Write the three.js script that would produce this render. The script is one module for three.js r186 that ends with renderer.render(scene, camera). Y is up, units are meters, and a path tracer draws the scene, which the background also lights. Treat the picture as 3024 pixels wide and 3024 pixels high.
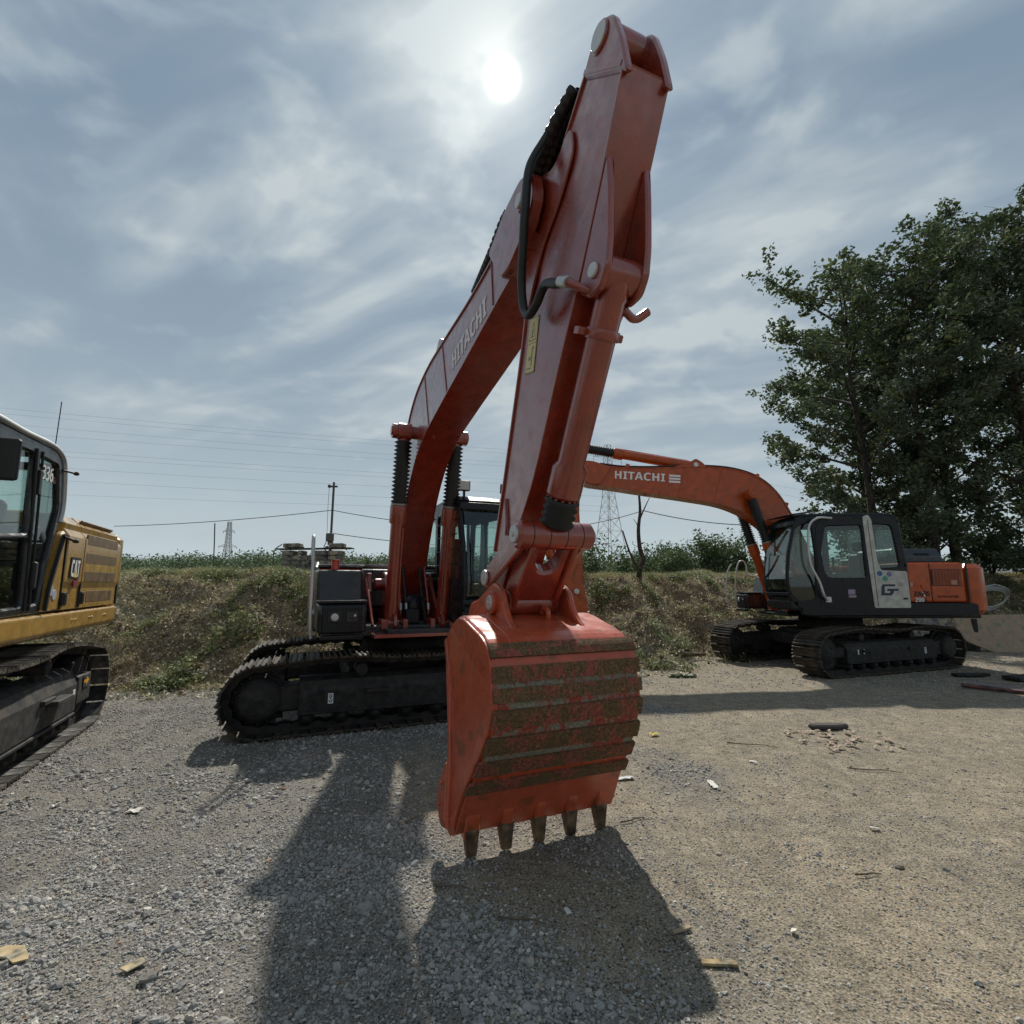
import * as THREE from 'three';
import { RoundedBoxGeometry } from 'three/addons/geometries/RoundedBoxGeometry.js';
import { TextGeometry } from 'three/addons/geometries/TextGeometry.js';
import { FontLoader } from 'three/addons/loaders/FontLoader.js';
import { mergeGeometries } from 'three/addons/utils/BufferGeometryUtils.js';
import { createNoise2D, createNoise3D, createNoise4D } from 'simplex-noise';

// ---------------------------------------------------------------- camera, sky, sun, exposure
const D2R = Math.PI / 180;
const scene = new THREE.Scene();
const camera = new THREE.PerspectiveCamera(90, 1, 0.05, 3000);
camera.position.set(0, 1.75, 0);
camera.rotation.set(8 * D2R, 0, 0);
const renderer = new THREE.WebGLRenderer({ antialias: true });
renderer.toneMapping = THREE.LinearToneMapping;
renderer.toneMappingExposure = 1.0;
renderer.shadowMap.enabled = true;

function mulberry(a) { return () => { a = (a + 0x6d2b79f5) | 0; let t = Math.imul(a ^ (a >>> 15), 1 | a); t = (t + Math.imul(t ^ (t >>> 7), 61 | t)) ^ t; return ((t ^ (t >>> 14)) >>> 0) / 4294967296; }; }
const rnd = mulberry(77);
const n2 = createNoise2D(mulberry(5)), n3 = createNoise3D(mulberry(9)), n4 = createNoise4D(mulberry(13));
const clamp = (x, a = 0, b = 1) => Math.min(b, Math.max(a, x));
const sstep = (a, b, x) => { const t = clamp((x - a) / (b - a)); return t * t * (3 - 2 * t); };
const lerp = (a, b, t) => a + (b - a) * t;
const fbm = (x, y, o = 4) => { let s = 0, a = 0.5; for (let i = 0; i < o; i++) { s += a * n2(x, y); x = x * 2.03 + 17.1; y = y * 2.03 - 9.7; a *= 0.5; } return s; };

const SUN = new THREE.Vector3(-0.0142, 0.746, -0.6657).normalize();
function makeSky() {
  const W = 3072, Hh = 1536, data = new Float32Array(W * Hh * 4);
  for (let j = 0; j < Hh; j++) {
    const el = ((j + 0.5) / Hh - 0.5) * Math.PI, y = Math.sin(el), c = Math.cos(el);
    for (let i = 0; i < W; i++) {
      const az = ((i + 0.5) / W - 0.5) * 2 * Math.PI, x = c * Math.cos(az), z = c * Math.sin(az);
      const cosS = x * SUN.x + y * SUN.y + z * SUN.z, ang = Math.acos(clamp(cosS, -1, 1)) / D2R;
      const up = Math.max(y, 0);
      const hz = Math.pow(1 - up, 3.2);
      // thin high overcast: grey-blue aloft, paler toward the horizon
      let r = lerp(0.200, 0.58, hz), g = lerp(0.282, 0.672, hz), b = lerp(0.380, 0.695, hz);
      if (y > 0) {
        const k = 1 / (up + 0.16), px = x * k, pz = z * k;
        const warp = fbm(px * 0.55 + 3, pz * 0.55, 3) * 0.35;
        const st = fbm(px * 1.0 + warp * 1.4 + 7, pz * 2.1 - px * 0.8 + warp, 7) * 1.1;
        const soft = fbm(px * 0.45 - 4, pz * 0.5 + 11, 4);
        const veil = clamp(0.42 + st * 0.75 + soft * 0.7);
        const puff = sstep(0.1, 0.7, fbm(px * 2.6 + warp * 2, pz * 3.4 + 5, 6) + soft * 0.5) * 0.42;
        const cl = clamp(veil * veil * 0.95 + puff) * sstep(0.0, 0.12, y);
        const near = Math.exp(-ang / 38);
        r = lerp(r, 0.43 + 0.16 * near, cl); g = lerp(g, 0.497 + 0.16 * near, cl); b = lerp(b, 0.545 + 0.13 * near, cl);
      }
      // scattering round the sun through the thin cloud
      const a1 = 0.22 * Math.exp(-ang / 11), a2 = 0.68 * Math.exp(-ang / 2.0), core = 6 * Math.exp(-Math.pow(ang / 0.9, 2.4));
      r += a1 + a2 + core; g += a1 + a2 * 0.97 + core * 0.96; b += a1 * 0.97 + a2 * 0.80 + core * 0.8;
      const o = (j * W + i) * 4;
      data[o] = r; data[o + 1] = g; data[o + 2] = b; data[o + 3] = 1;
    }
  }
  const t = new THREE.DataTexture(data, W, Hh, THREE.RGBAFormat, THREE.FloatType);
  t.mapping = THREE.EquirectangularReflectionMapping; t.magFilter = THREE.LinearFilter; t.minFilter = THREE.LinearFilter; t.wrapS = THREE.RepeatWrapping; t.needsUpdate = true;
  return t;
}
const skyTex = makeSky();
scene.background = skyTex; scene.environment = skyTex;

const sun = new THREE.DirectionalLight(new THREE.Color(1.0, 0.95, 0.87), 4.7);
sun.position.copy(SUN).multiplyScalar(60).add(new THREE.Vector3(0, 0, -8));
sun.target.position.set(0, 0, -8);
sun.castShadow = true; sun.shadow.mapSize.set(4096, 4096); sun.shadow.radius = 2.2;
Object.assign(sun.shadow.camera, { left: -30, right: 30, top: 30, bottom: -30, near: 1, far: 140 });
scene.add(sun, sun.target);

// ---------------------------------------------------------------- helpers
const font = await new FontLoader().loadAsync('fonts/droid/droid_sans_bold.typeface.json');
const V = (x, y, z) => new THREE.Vector3(x, y, z);
function boxUV(g) {                                       // uv in metres, projected along each face's main axis
  if (g.index) g = g.toNonIndexed();
  if (!g.attributes.normal) g.computeVertexNormals();
  const p = g.attributes.position, n = g.attributes.normal, uv = new Float32Array(p.count * 2);
  for (let i = 0; i < p.count; i += 3) {
    let nx = 0, ny = 0, nz = 0;
    for (let k = 0; k < 3; k++) { nx += n.getX(i + k); ny += n.getY(i + k); nz += n.getZ(i + k); }
    nx = Math.abs(nx); ny = Math.abs(ny); nz = Math.abs(nz);
    for (let k = i; k < i + 3; k++) {
      const X = p.getX(k), Y = p.getY(k), Z = p.getZ(k);
      let u = X, v = Y;
      if (nx >= ny && nx >= nz) { u = Z; v = Y; } else if (ny >= nx && ny >= nz) { u = X; v = Z; }
      uv[k * 2] = u; uv[k * 2 + 1] = v;
    }
  }
  g.setAttribute('uv', new THREE.BufferAttribute(uv, 2));
  for (const k of Object.keys(g.attributes)) if (!['position', 'normal', 'uv'].includes(k)) g.deleteAttribute(k);
  return g;
}
const merge = (gs) => { const a = gs.flat().map(boxUV); return a.length === 1 ? a[0] : mergeGeometries(a); };
const taken = new Map();
function numbered(n) { const k = taken.get(n) ?? 0; taken.set(n, k + 1); return k ? `${n}_${String(k).padStart(3, '0')}` : n; }
function mesh(name, g, mat) { const m = new THREE.Mesh(g, mat); m.name = name; m.castShadow = m.receiveShadow = true; return m; }
function part(parent, name, gs, mat, label) { const m = mesh(name, Array.isArray(gs) ? merge(gs) : boxUV(gs), mat); if (label) m.userData.label = label; parent.add(m); return m; }
function tag(o, label, category, group) { o.userData.label = label; o.userData.category = category; if (group) o.userData.group = group; return o; }
function thing(name, label, category, pos = [0, 0, 0], turn = 0, group) { const o = new THREE.Group(); o.name = numbered(name); o.position.set(...pos); o.rotation.y = turn; scene.add(o); return tag(o, label, category, group); }
function solo(name, gs, mat, label, category, pos = [0, 0, 0], turn = 0, group) { const m = mesh(numbered(name), Array.isArray(gs) ? merge(gs) : boxUV(gs), mat); m.position.set(...pos); m.rotation.y = turn; scene.add(m); return tag(m, label, category, group); }

function bx(w, h, d, x = 0, y = 0, z = 0, r = 0.012, rx = 0, ry = 0, rz = 0) {
  const g = r > 0 ? new RoundedBoxGeometry(w, h, d, 1, Math.min(r, w * 0.45, h * 0.45, d * 0.45)) : new THREE.BoxGeometry(w, h, d);
  if (rx) g.rotateX(rx); if (ry) g.rotateY(ry); if (rz) g.rotateZ(rz);
  return g.translate(x, y, z);
}
const shapeOf = (pts, holes) => { const s = new THREE.Shape(pts.map(([x, y]) => new THREE.Vector2(x, y))); for (const h of holes ?? []) s.holes.push(new THREE.Path(h.map(([x, y]) => new THREE.Vector2(x, y)))); return s; };
function ext(pts, depth, zc = 0, bev = 0.008, holes) {    // outline in x,y, thickness along z
  const b = Math.min(bev, depth * 0.3);
  const g = new THREE.ExtrudeGeometry(shapeOf(pts, holes), { depth: depth - 2 * b, bevelEnabled: b > 0, bevelThickness: b, bevelSize: b, bevelOffset: -b, bevelSegments: 1, curveSegments: 10 });
  return g.translate(0, 0, zc - depth / 2 + b);
}
function extX(pts, x0, x1, bev = 0.01) { return ext(pts.map(([z, y]) => [-z, y]), x1 - x0, 0, bev).rotateY(Math.PI / 2).translate((x0 + x1) / 2, 0, 0); }   // outline in z,y
function extY(pts, y0, y1, bev = 0.02) { return ext(pts.map(([x, z]) => [x, -z]), y1 - y0, 0, bev).rotateX(-Math.PI / 2).translate(0, (y0 + y1) / 2, 0); }   // outline in x,z
function rounded(pts, r, seg = 4) {                       // round the corners of an outline
  const out = [], n = pts.length;
  for (let i = 0; i < n; i++) {
    const [ax, ay] = pts[(i + n - 1) % n], [px, py] = pts[i], [cx, cy] = pts[(i + 1) % n];
    const rr = Array.isArray(r) ? r[i] : r, la = Math.hypot(ax - px, ay - py), lc = Math.hypot(cx - px, cy - py), d = Math.min(rr, la * 0.45, lc * 0.45);
    if (d < 1e-4) { out.push([px, py]); continue; }
    const a = [px + (ax - px) / la * d, py + (ay - py) / la * d], c = [px + (cx - px) / lc * d, py + (cy - py) / lc * d];
    for (let k = 0; k <= seg; k++) { const t = k / seg, u = 1 - t; out.push([u * u * a[0] + 2 * u * t * px + t * t * c[0], u * u * a[1] + 2 * u * t * py + t * t * c[1]]); }
  }
  return out;
}
function smooth(pts, n = 40) { const c = new THREE.CatmullRomCurve3(pts.map(([x, y]) => V(x, y, 0)), false, 'centripetal'); return c.getPoints(n).map((p) => [p.x, p.y]); }
const orient = (g, p0, p1) => { const d = p1.clone().sub(p0), q = new THREE.Quaternion().setFromUnitVectors(V(0, 1, 0), d.clone().normalize()); return g.applyQuaternion(q).translate(p0.x, p0.y, p0.z); };
function spin(p0, p1, prof, seg = 28) {                   // profile [[t 0..1 or metres, radius], ...] turned round the line p0-p1; t in metres from p0
  const g = new THREE.LatheGeometry(prof.map(([t, r]) => new THREE.Vector2(Math.max(r, 1e-4), t)), seg);
  return orient(g, p0, p1);
}
function rod(p0, p1, r, seg = 20, ch = 0.006) { const L = p0.distanceTo(p1); const c = Math.min(ch, r * 0.4, L * 0.3); return spin(p0, p1, [[0, 0], [0, r - c], [0, r - c], [c, r], [c, r], [L - c, r], [L - c, r], [L, r - c], [L, r - c], [L, 0]], seg); }
function tube(pts, r, seg = 40, rs = 8, closed = false) { return new THREE.TubeGeometry(new THREE.CatmullRomCurve3(pts.map((p) => (p.isVector3 ? p : V(...p))), closed, 'centripetal'), seg, r, rs, closed); }
function boot(p0, p1, r0, r1, n, seg = 24) { const L = p0.distanceTo(p1), prof = [[0, 0]]; for (let i = 0; i < n; i++) { prof.push([L * i / n, r0], [L * (i + 0.5) / n, r1]); } prof.push([L, r0], [L, 0]); return spin(p0, p1, prof, seg); }
function text(str, w, h, depth = 0.004) {
  const g = new TextGeometry(str, { font, size: 1, depth: 1, curveSegments: 4, bevelEnabled: false });
  g.computeBoundingBox(); const b = g.boundingBox;
  return g.translate(-(b.min.x + b.max.x) / 2, -(b.min.y + b.max.y) / 2, 0).scale(w / (b.max.x - b.min.x), h / (b.max.y - b.min.y), depth);
}
function ribbon(pts, t, w, zc = 0, bev = 0.004) {         // plate of thickness t and width w (z) that follows a line in x,y
  const up = [], lo = [];
  for (let i = 0; i < pts.length; i++) {
    const a = pts[Math.max(0, i - 1)], b = pts[Math.min(pts.length - 1, i + 1)], L = Math.hypot(b[0] - a[0], b[1] - a[1]), nx = -(b[1] - a[1]) / L, ny = (b[0] - a[0]) / L;
    up.push([pts[i][0] + nx * t / 2, pts[i][1] + ny * t / 2]); lo.push([pts[i][0] - nx * t / 2, pts[i][1] - ny * t / 2]);
  }
  return ext([...lo, ...up.reverse()], w, zc, bev);
}
const frame2 = (ox, oy, ang) => { const c = Math.cos(ang), s = Math.sin(ang); return ([u, v]) => [ox + u * c - v * s, oy + u * s + v * c]; };

// ---------------------------------------------------------------- textures
function dataTex(n, fn, srgb = true, m = n) {
  const d = new Uint8Array(n * m * 4);
  for (let j = 0; j < m; j++) for (let i = 0; i < n; i++) { const c = fn(i / n, j / m), o = (j * n + i) * 4; d[o] = clamp(c[0]) * 255; d[o + 1] = clamp(c[1]) * 255; d[o + 2] = clamp(c[2]) * 255; d[o + 3] = 255; }
  const t = new THREE.DataTexture(d, n, m, THREE.RGBAFormat); t.wrapS = t.wrapT = THREE.RepeatWrapping; t.magFilter = THREE.LinearFilter; t.minFilter = THREE.LinearMipmapLinearFilter; t.generateMipmaps = true;
  if (srgb) t.colorSpace = THREE.SRGBColorSpace; t.needsUpdate = true; return t;
}
// tiling noise on a torus
const tn = (u, v, f, s = 0) => { const a = u * 2 * Math.PI, b = v * 2 * Math.PI, R = f / (2 * Math.PI); return n4(Math.cos(a) * R + s, Math.sin(a) * R + s * 1.7, Math.cos(b) * R - s, Math.sin(b) * R + s * 0.6); };
const tf = (u, v, f, o = 4, s = 0) => { let r = 0, a = 0.5; for (let i = 0; i < o; i++) { r += a * tn(u, v, f, s + i * 7); f *= 2; a *= 0.55; } return r; };
const tPaint = dataTex(512, (u, v) => { const k = 0.90 + tf(u, v, 5, 5) * 0.17 + (tn(u, v, 90, 3) > 0.6 ? 0.08 : 0) - (tn(u, v, 60, 40) > 0.62 ? 0.22 : 0), d = sstep(0.12, 0.5, tf(u, v, 3, 5, 44)) * 0.10; return [k, k + d, k + d * 0.8]; });
const tPaintR = dataTex(512, (u, v) => { const k = 0.60 + tf(u, v, 6, 5, 20) * 0.75; return [k, k, k]; }, false);
const tGrime = dataTex(512, (u, v) => { const a = tf(u, v, 7, 5, 60), k = 0.62 + a * 0.7, d = sstep(0.05, 0.4, tf(u, v, 4, 4, 90)); return [lerp(k, 0.95, d * 0.7), lerp(k, 0.86, d * 0.7), lerp(k * 0.98, 0.72, d * 0.7)]; });
const tMud = dataTex(512, (u, v) => {                     // scraped bucket wear bars: dried mud over red paint, in streaks
  const s = tf(u * 1.0, v, 26, 3, 12) * 0.5 + tn(u, v * 0.2, 40, 8) * 0.35 + tf(u, v, 4, 4, 33) * 0.9 + 0.12;
  const m = sstep(-0.16, 0.16, s), f = 0.8 + tf(u, v, 40, 3, 55) * 0.5, w = sstep(0.62, 0.7, tn(u, v, 70, 71));
  return [lerp(0.64, 0.45, m) * f + w * 0.15, lerp(0.33, 0.345, m) * f + w * 0.15, lerp(0.26, 0.215, m) * f + w * 0.15];
});
const tScuff = dataTex(512, (u, v) => { const k = 0.95 + tf(u, v, 6, 4, 5) * 0.1, m = sstep(0.16, 0.34, tf(u, v, 5, 5, 66) + tn(u, v, 60, 81) * 0.12) * 0.75; return [lerp(k, 0.70, m), lerp(k, 0.86, m), lerp(k, 0.80, m)]; });
const tDust = dataTex(512, (u, v) => {                    // pale dust in the gaps between the bars
  const m = sstep(-0.2, 0.14, tf(u, v, 3, 4, 101) + tf(u, v, 22, 3, 120) * 0.5 + 0.06), f = 0.88 + tf(u, v, 40, 3, 140) * 0.35;
  return [lerp(0.66, 0.55, m) * f, lerp(0.30, 0.53, m) * f, lerp(0.24, 0.46, m) * f];
});

// ---------------------------------------------------------------- materials
const lin = (r, g, b) => new THREE.Color().setRGB(r, g, b);
const paint = (c, o = {}) => new THREE.MeshPhysicalMaterial({ color: c, roughness: 0.5, roughnessMap: tPaintR, map: tPaint, clearcoat: 0.8, clearcoatRoughness: 0.16, ...o });
const plain = (c, rough = 0.7, metal = 0, o = {}) => new THREE.MeshStandardMaterial({ color: c, roughness: rough, metalness: metal, ...o });
const M = {
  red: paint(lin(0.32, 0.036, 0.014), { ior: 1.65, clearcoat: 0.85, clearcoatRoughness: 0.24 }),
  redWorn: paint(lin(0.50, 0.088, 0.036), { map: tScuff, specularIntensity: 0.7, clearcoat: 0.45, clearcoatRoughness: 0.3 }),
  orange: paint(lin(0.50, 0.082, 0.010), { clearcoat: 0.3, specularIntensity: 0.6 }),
  yellow: paint(lin(0.53, 0.305, 0.070)),
  yellowDark: paint(lin(0.17, 0.10, 0.04), { clearcoat: 0.1, roughness: 0.9 }),
  black: paint(lin(0.012, 0.013, 0.015), { clearcoat: 0.06, clearcoatRoughness: 0.4, map: null, specularIntensity: 0.45 }),
  charcoal: paint(lin(0.022, 0.023, 0.026), { clearcoat: 0.12, clearcoatRoughness: 0.4 }),
  cream: paint(lin(0.52, 0.50, 0.43), { clearcoat: 0.3 }),
  rubber: plain(lin(0.010, 0.010, 0.010), 0.55),
  hose: plain(lin(0.014, 0.014, 0.014), 0.5),
  under: plain(lin(0.040, 0.038, 0.036), 0.75, 0.1, { map: tGrime }),
  shoe: plain(lin(0.085, 0.078, 0.070), 0.62, 0.35, { map: tGrime }),
  shoeRust: plain(lin(0.115, 0.090, 0.068), 0.75, 0.2, { map: tGrime }),
  shoeGrey: plain(lin(0.23, 0.22, 0.205), 0.6, 0.2, { map: tGrime }),
  underGrey: plain(lin(0.075, 0.075, 0.076), 0.7, 0.1, { map: tGrime }),
  chrome: plain(lin(0.62, 0.62, 0.60), 0.28, 0.9),
  pinCap: plain(lin(0.62, 0.63, 0.62), 0.45, 0.15),
  steel: plain(lin(0.30, 0.30, 0.29), 0.45, 0.7),
  rail: plain(lin(0.50, 0.50, 0.48), 0.4, 0.5),
  letter: plain(lin(0.80, 0.79, 0.78), 0.5),
  white: plain(lin(0.62, 0.62, 0.60), 0.5),
  decalBlack: plain(lin(0.012, 0.010, 0.010), 0.5),
  decalBlue: plain(lin(0.015, 0.02, 0.05), 0.45),
  mud: plain(lin(1, 1, 1), 0.9, 0, { map: tMud }),
  dust: plain(lin(1, 1, 1), 0.92, 0, { map: tDust }),
  toothMetal: plain(lin(0.30, 0.19, 0.11), 0.8, 0.1, { map: tGrime }),
  glass: new THREE.MeshPhysicalMaterial({ color: lin(0.80, 0.88, 0.85), roughness: 0.02, transmission: 1, thickness: 0, ior: 1.5 }),
  glassDark: new THREE.MeshPhysicalMaterial({ color: lin(0.42, 0.52, 0.48), roughness: 0.02, transmission: 1, thickness: 0, ior: 1.5 }),
  lens: plain(lin(0.5, 0.5, 0.48), 0.2),
  amber: plain(lin(0.55, 0.16, 0.03), 0.3),
  beacon: plain(lin(0.45, 0.05, 0.03), 0.3),
};

// ---------------------------------------------------------------- excavator undercarriage
function loopPath(half, h, r) {
  const cx = half - r - 0.03, cy = r + 0.035, p = [];
  const arc = (x, a0, a1) => { for (let i = 0; i <= 16; i++) { const a = lerp(a0, a1, i / 16) * D2R; p.push([x + r * Math.cos(a), cy + r * Math.sin(a)]); } };
  arc(cx, -90, 84);
  const y1 = cy + r;
  for (const [t, d] of [[0.62, 1], [0.4, 1], [0.2, 0.6], [0, 0.5], [-0.2, 0.6], [-0.4, 1], [-0.62, 1]]) p.push([cx * t, lerp(y1, h, d)]);
  arc(-cx, 96, 270);
  for (let i = 1; i < 8; i++) p.push([lerp(-cx, cx, i / 8), 0.035]);
  const c = new THREE.CatmullRomCurve3(p.map(([x, y]) => V(x, y, 0)), true, 'centripetal');
  c.arcLengthDivisions = 800;
  return { c, cx, cy, r };
}
function undercarriage(root, o) {
  const { half = 2.22, h = 0.88, r = 0.39, gauge = 1.12, width = 0.6, rot = 0, shoeMats = [M.shoe], frameMat = M.under, pitch = 0.19 } = o;
  const { c, cx, cy } = loopPath(half, h, r), n = Math.round(c.getLength() / pitch), len = c.getLength() / n;
  // triple grouser shoe: x along the chain, y outward, z across
  const L = len / 2 - 0.013, prof = [[-L, -0.012], [-L, 0.008], [-L + 0.012, 0.034], [-L + 0.022, 0.034], [-L + 0.034, 0.01], [-0.014, 0.01], [-0.005, 0.03], [0.005, 0.03], [0.014, 0.01], [L - 0.034, 0.01], [L - 0.022, 0.034], [L - 0.012, 0.034], [L, 0.008], [L + 0.004, -0.012]];
  const shoeG = boxUV(ext(prof, width, 0, 0)), cosR = Math.cos(rot), sinR = Math.sin(rot);
  for (const s of [-1, 1]) {
    const px = s * gauge * sinR, pz = s * gauge * cosR;
    // chain of links inside the shoes
    const lo = [], N = n * 2;
    for (let i = 0; i < N; i++) { const q = c.getPointAt(i / N), t = c.getTangentAt(i / N), k = i % 2 ? 0.10 : 0.075; lo.push([q.x - t.y * k, q.y + t.x * k]); }
    const outer = []; for (let i = 0; i < N; i++) { const q = c.getPointAt(i / N), t = c.getTangentAt(i / N); outer.push([q.x - t.y * 0.005, q.y + t.x * 0.005]); }
    const links = [-0.085, 0.085].map((z) => ext(outer, 0.05, z, 0, [lo.slice().reverse()]));
    const tr = part(root, 'track', links, M.under); tr.position.set(px, 0, pz); tr.rotation.y = rot;
    for (let i = 0; i < n; i++) {
      const q = c.getPointAt((i + 0.5) / n), t = c.getTangentAt((i + 0.5) / n), m = mesh('track_shoe', shoeG, shoeMats[(i * 7 + (s > 0 ? 3 : 0)) % shoeMats.length]);
      m.position.set(q.x, q.y, 0); m.rotation.z = Math.atan2(-t.y, -t.x); tr.add(m);
    }
    // frame
    const fx = cx - 0.42, w = width * 0.36;
    const fr = part(root, 'track_frame', [
      extX([[-w, 0.24], [-w, 0.50], [-w * 0.72, 0.62], [-w * 0.3, 0.66], [w * 0.3, 0.66], [w * 0.72, 0.62], [w, 0.50], [w, 0.24]].map(([z, y]) => [z, y * h / 0.9]), -fx, fx),
      bx(0.5, 0.2 * h / 0.9, w * 1.5, fx + 0.12, cy + 0.02, 0, 0.03), bx(0.42, 0.3, w * 1.7, -fx - 0.1, cy, 0, 0.04),
      bx(fx * 1.96, 0.03, w * 2 + 0.03, 0, 0.25, 0, 0.006),
      bx(0.28, 0.05, w * 2 + 0.08, -0.55, 0.47 * h / 0.9, 0, 0.01), bx(0.28, 0.05, w * 2 + 0.08, 0.75, 0.47 * h / 0.9, 0, 0.01),
    ], frameMat);
    fr.position.set(px, 0, pz); fr.rotation.y = rot;
    for (let i = 0; i < 8; i++) { const x = lerp(-fx + 0.1, fx - 0.1, i / 7); part(fr, 'track_roller', [spin(V(x, 0.185, -0.2), V(x, 0.185, 0.2), [[0, 0], [0, 0.05], [0.06, 0.05], [0.06, 0.095], [0.13, 0.075], [0.27, 0.075], [0.34, 0.095], [0.34, 0.05], [0.4, 0.05], [0.4, 0]], 18)], M.under); }
    for (const x of [-0.75, 0.75]) part(fr, 'carrier_roller', [rod(V(x, h - 0.17, -0.12), V(x, h - 0.17, 0.2), 0.075), bx(0.1, 0.16, 0.06, x, h - 0.22, 0.1)], M.under);
    // sprocket with teeth, drum and bolts
    const teeth = []; for (let i = 0; i < 42; i++) { const a = i / 42 * 2 * Math.PI, rr = i % 2 ? r - 0.03 : r - 0.085; teeth.push([-cx + rr * Math.cos(a), cy + rr * Math.sin(a)]); }
    const sp = [ext(teeth, 0.07, 0)], out = s * (width / 2 - 0.06);
    for (const sd of [-1, 1]) sp.push(spin(V(-cx, cy, 0), V(-cx, cy, sd), [[0, 0.29], [0.08, 0.29], [0.1, 0.27], [0.12, 0.25], [0.2, 0.24], [0.22, 0.2], [0.24, 0.19], [0.25, 0.05], [0.25, 0]], 30));
    for (let i = 0; i < 16; i++) { const a = i / 16 * 2 * Math.PI; sp.push(rod(V(-cx + 0.265 * Math.cos(a), cy + 0.265 * Math.sin(a), s * 0.06), V(-cx + 0.265 * Math.cos(a), cy + 0.265 * Math.sin(a), s * 0.135), 0.016, 6)); }
    part(fr, 'sprocket', sp, M.under);
    part(fr, 'idler', [spin(V(cx, cy, -0.16), V(cx, cy, 0.16), [[0, 0], [0, 0.12], [0.04, 0.14], [0.05, r - 0.14], [0.06, r - 0.085], [0.13, r - 0.085], [0.13, r - 0.06], [0.19, r - 0.06], [0.19, r - 0.085], [0.26, r - 0.085], [0.27, r - 0.14], [0.28, 0.14], [0.32, 0.12], [0.32, 0]], 30)], M.under);
    if (o.sign) o.sign(fr, s, w, fx);
  }
  const car = part(root, 'center_frame', [bx(1.5, 0.34, 1.5, 0, 0.62 * h / 0.9, 0, 0.05), bx(0.55, 0.26, 2 * gauge - 0.2, 0.62, 0.56 * h / 0.9, 0, 0.05), bx(0.55, 0.26, 2 * gauge - 0.2, -0.62, 0.56 * h / 0.9, 0, 0.05)], M.under);
  car.rotation.y = rot;
  const y0 = 0.76 * h / 0.9, y1 = (o.deck ?? 1.06) - 0.02;
  part(root, 'turntable', [spin(V(0, y0, 0), V(0, y1, 0), [[0, 0.6], [0.06, 0.66], [0.12, 0.66], [0.13, 0.62], [y1 - y0, 0.62], [y1 - y0, 0]], 40)], M.under);
}

// canvas print
function printTex(w, h, draw) { const c = document.createElement('canvas'); c.width = w; c.height = h; const g = c.getContext('2d'); draw(g, w, h); const t = new THREE.CanvasTexture(c); t.colorSpace = THREE.SRGBColorSpace; return t; }
function decal(parent, name, w, h, tex, pos, rot = [0, 0, 0], label, t = 0.003) {
  const g = new THREE.BoxGeometry(w, h, t), m = mesh(name, g, new THREE.MeshStandardMaterial({ map: tex, roughness: 0.55 }));
  m.position.set(...pos); m.rotation.set(...rot); if (label) m.userData.label = label; parent.add(m); return m;
}
const tWarn = printTex(128, 320, (g, w, h) => {
  g.fillStyle = '#d9c98a'; g.fillRect(0, 0, w, h); g.strokeStyle = '#4a4636'; g.lineWidth = 3; g.strokeRect(4, 4, w - 8, h - 8);
  g.beginPath(); g.moveTo(0, 150); g.lineTo(w, 150); g.stroke(); g.lineWidth = 5; g.beginPath(); g.moveTo(64, 28); g.lineTo(108, 132); g.lineTo(20, 132); g.closePath(); g.stroke();
  g.fillStyle = '#55513e'; g.beginPath(); g.arc(62, 78, 7, 0, 7); g.fill(); g.fillRect(56, 86, 13, 26); g.fillRect(46, 110, 34, 6);
  g.fillStyle = '#4c5a66'; g.fillRect(74, 180, 14, 100); g.fillRect(40, 232, 30, 8); g.beginPath(); g.arc(52, 236, 11, 0, 7); g.stroke(); g.fillRect(82, 168, 16, 18); g.fillRect(20, 290, 60, 6);
});
const tHook = printTex(64, 128, (g, w, h) => { g.fillStyle = '#c9ccd0'; g.fillRect(0, 0, w, h); g.strokeStyle = '#15171a'; g.lineWidth = 9; g.beginPath(); g.arc(32, 34, 15, 0, 7); g.stroke(); g.beginPath(); g.moveTo(34, 50); g.lineTo(30, 72); g.stroke(); g.beginPath(); g.arc(32, 90, 16, -1.2, 3.4); g.stroke(); });
const tCaution = printTex(64, 64, (g, w, h) => { g.fillStyle = '#d8b21e'; g.fillRect(0, 0, w, h); g.fillStyle = '#1d1a10'; g.fillRect(8, 12, 48, 6); g.beginPath(); g.arc(36, 38, 14, 0.3, 3.6); g.lineWidth = 7; g.strokeStyle = '#1d1a10'; g.stroke(); });

// ---------------------------------------------------------------- boom, arm and bucket outlines, in their own axes
const BOOM_L = 5.7;
const boomTop = smooth([[-0.16, 0.16], [0.25, 0.42], [0.75, 0.86], [1.1, 1.16], [1.45, 1.42], [1.85, 1.59], [2.35, 1.62], [3.0, 1.43], [3.7, 1.08], [4.6, 0.60], [5.25, 0.33], [5.62, 0.26]], 44);
const boomBot = smooth([[-0.12, -0.22], [0.3, 0.0], [0.88, 0.36], [1.4, 0.62], [1.95, 0.74], [2.5, 0.71], [3.2, 0.51], [4.1, 0.21], [4.9, -0.05], [5.35, -0.2], [5.62, -0.24]], 40);
const armBack = [[-0.60, 0.52], [-0.32, 0.34], [-0.16, 0.26], [0.2, -0.02], [0.5, -0.03], [0.8, 0.02], [1.6, 0.0], [2.6, -0.05], [3.05, -0.12]];
const armFront = [[-0.40, 0.98], [0.0, 0.925], [0.64, 0.81], [1.24, 0.67], [1.92, 0.52], [2.3, 0.37], [2.75, 0.22], [3.05, 0.12]];
const E0 = [3.98, 1.45];
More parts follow.
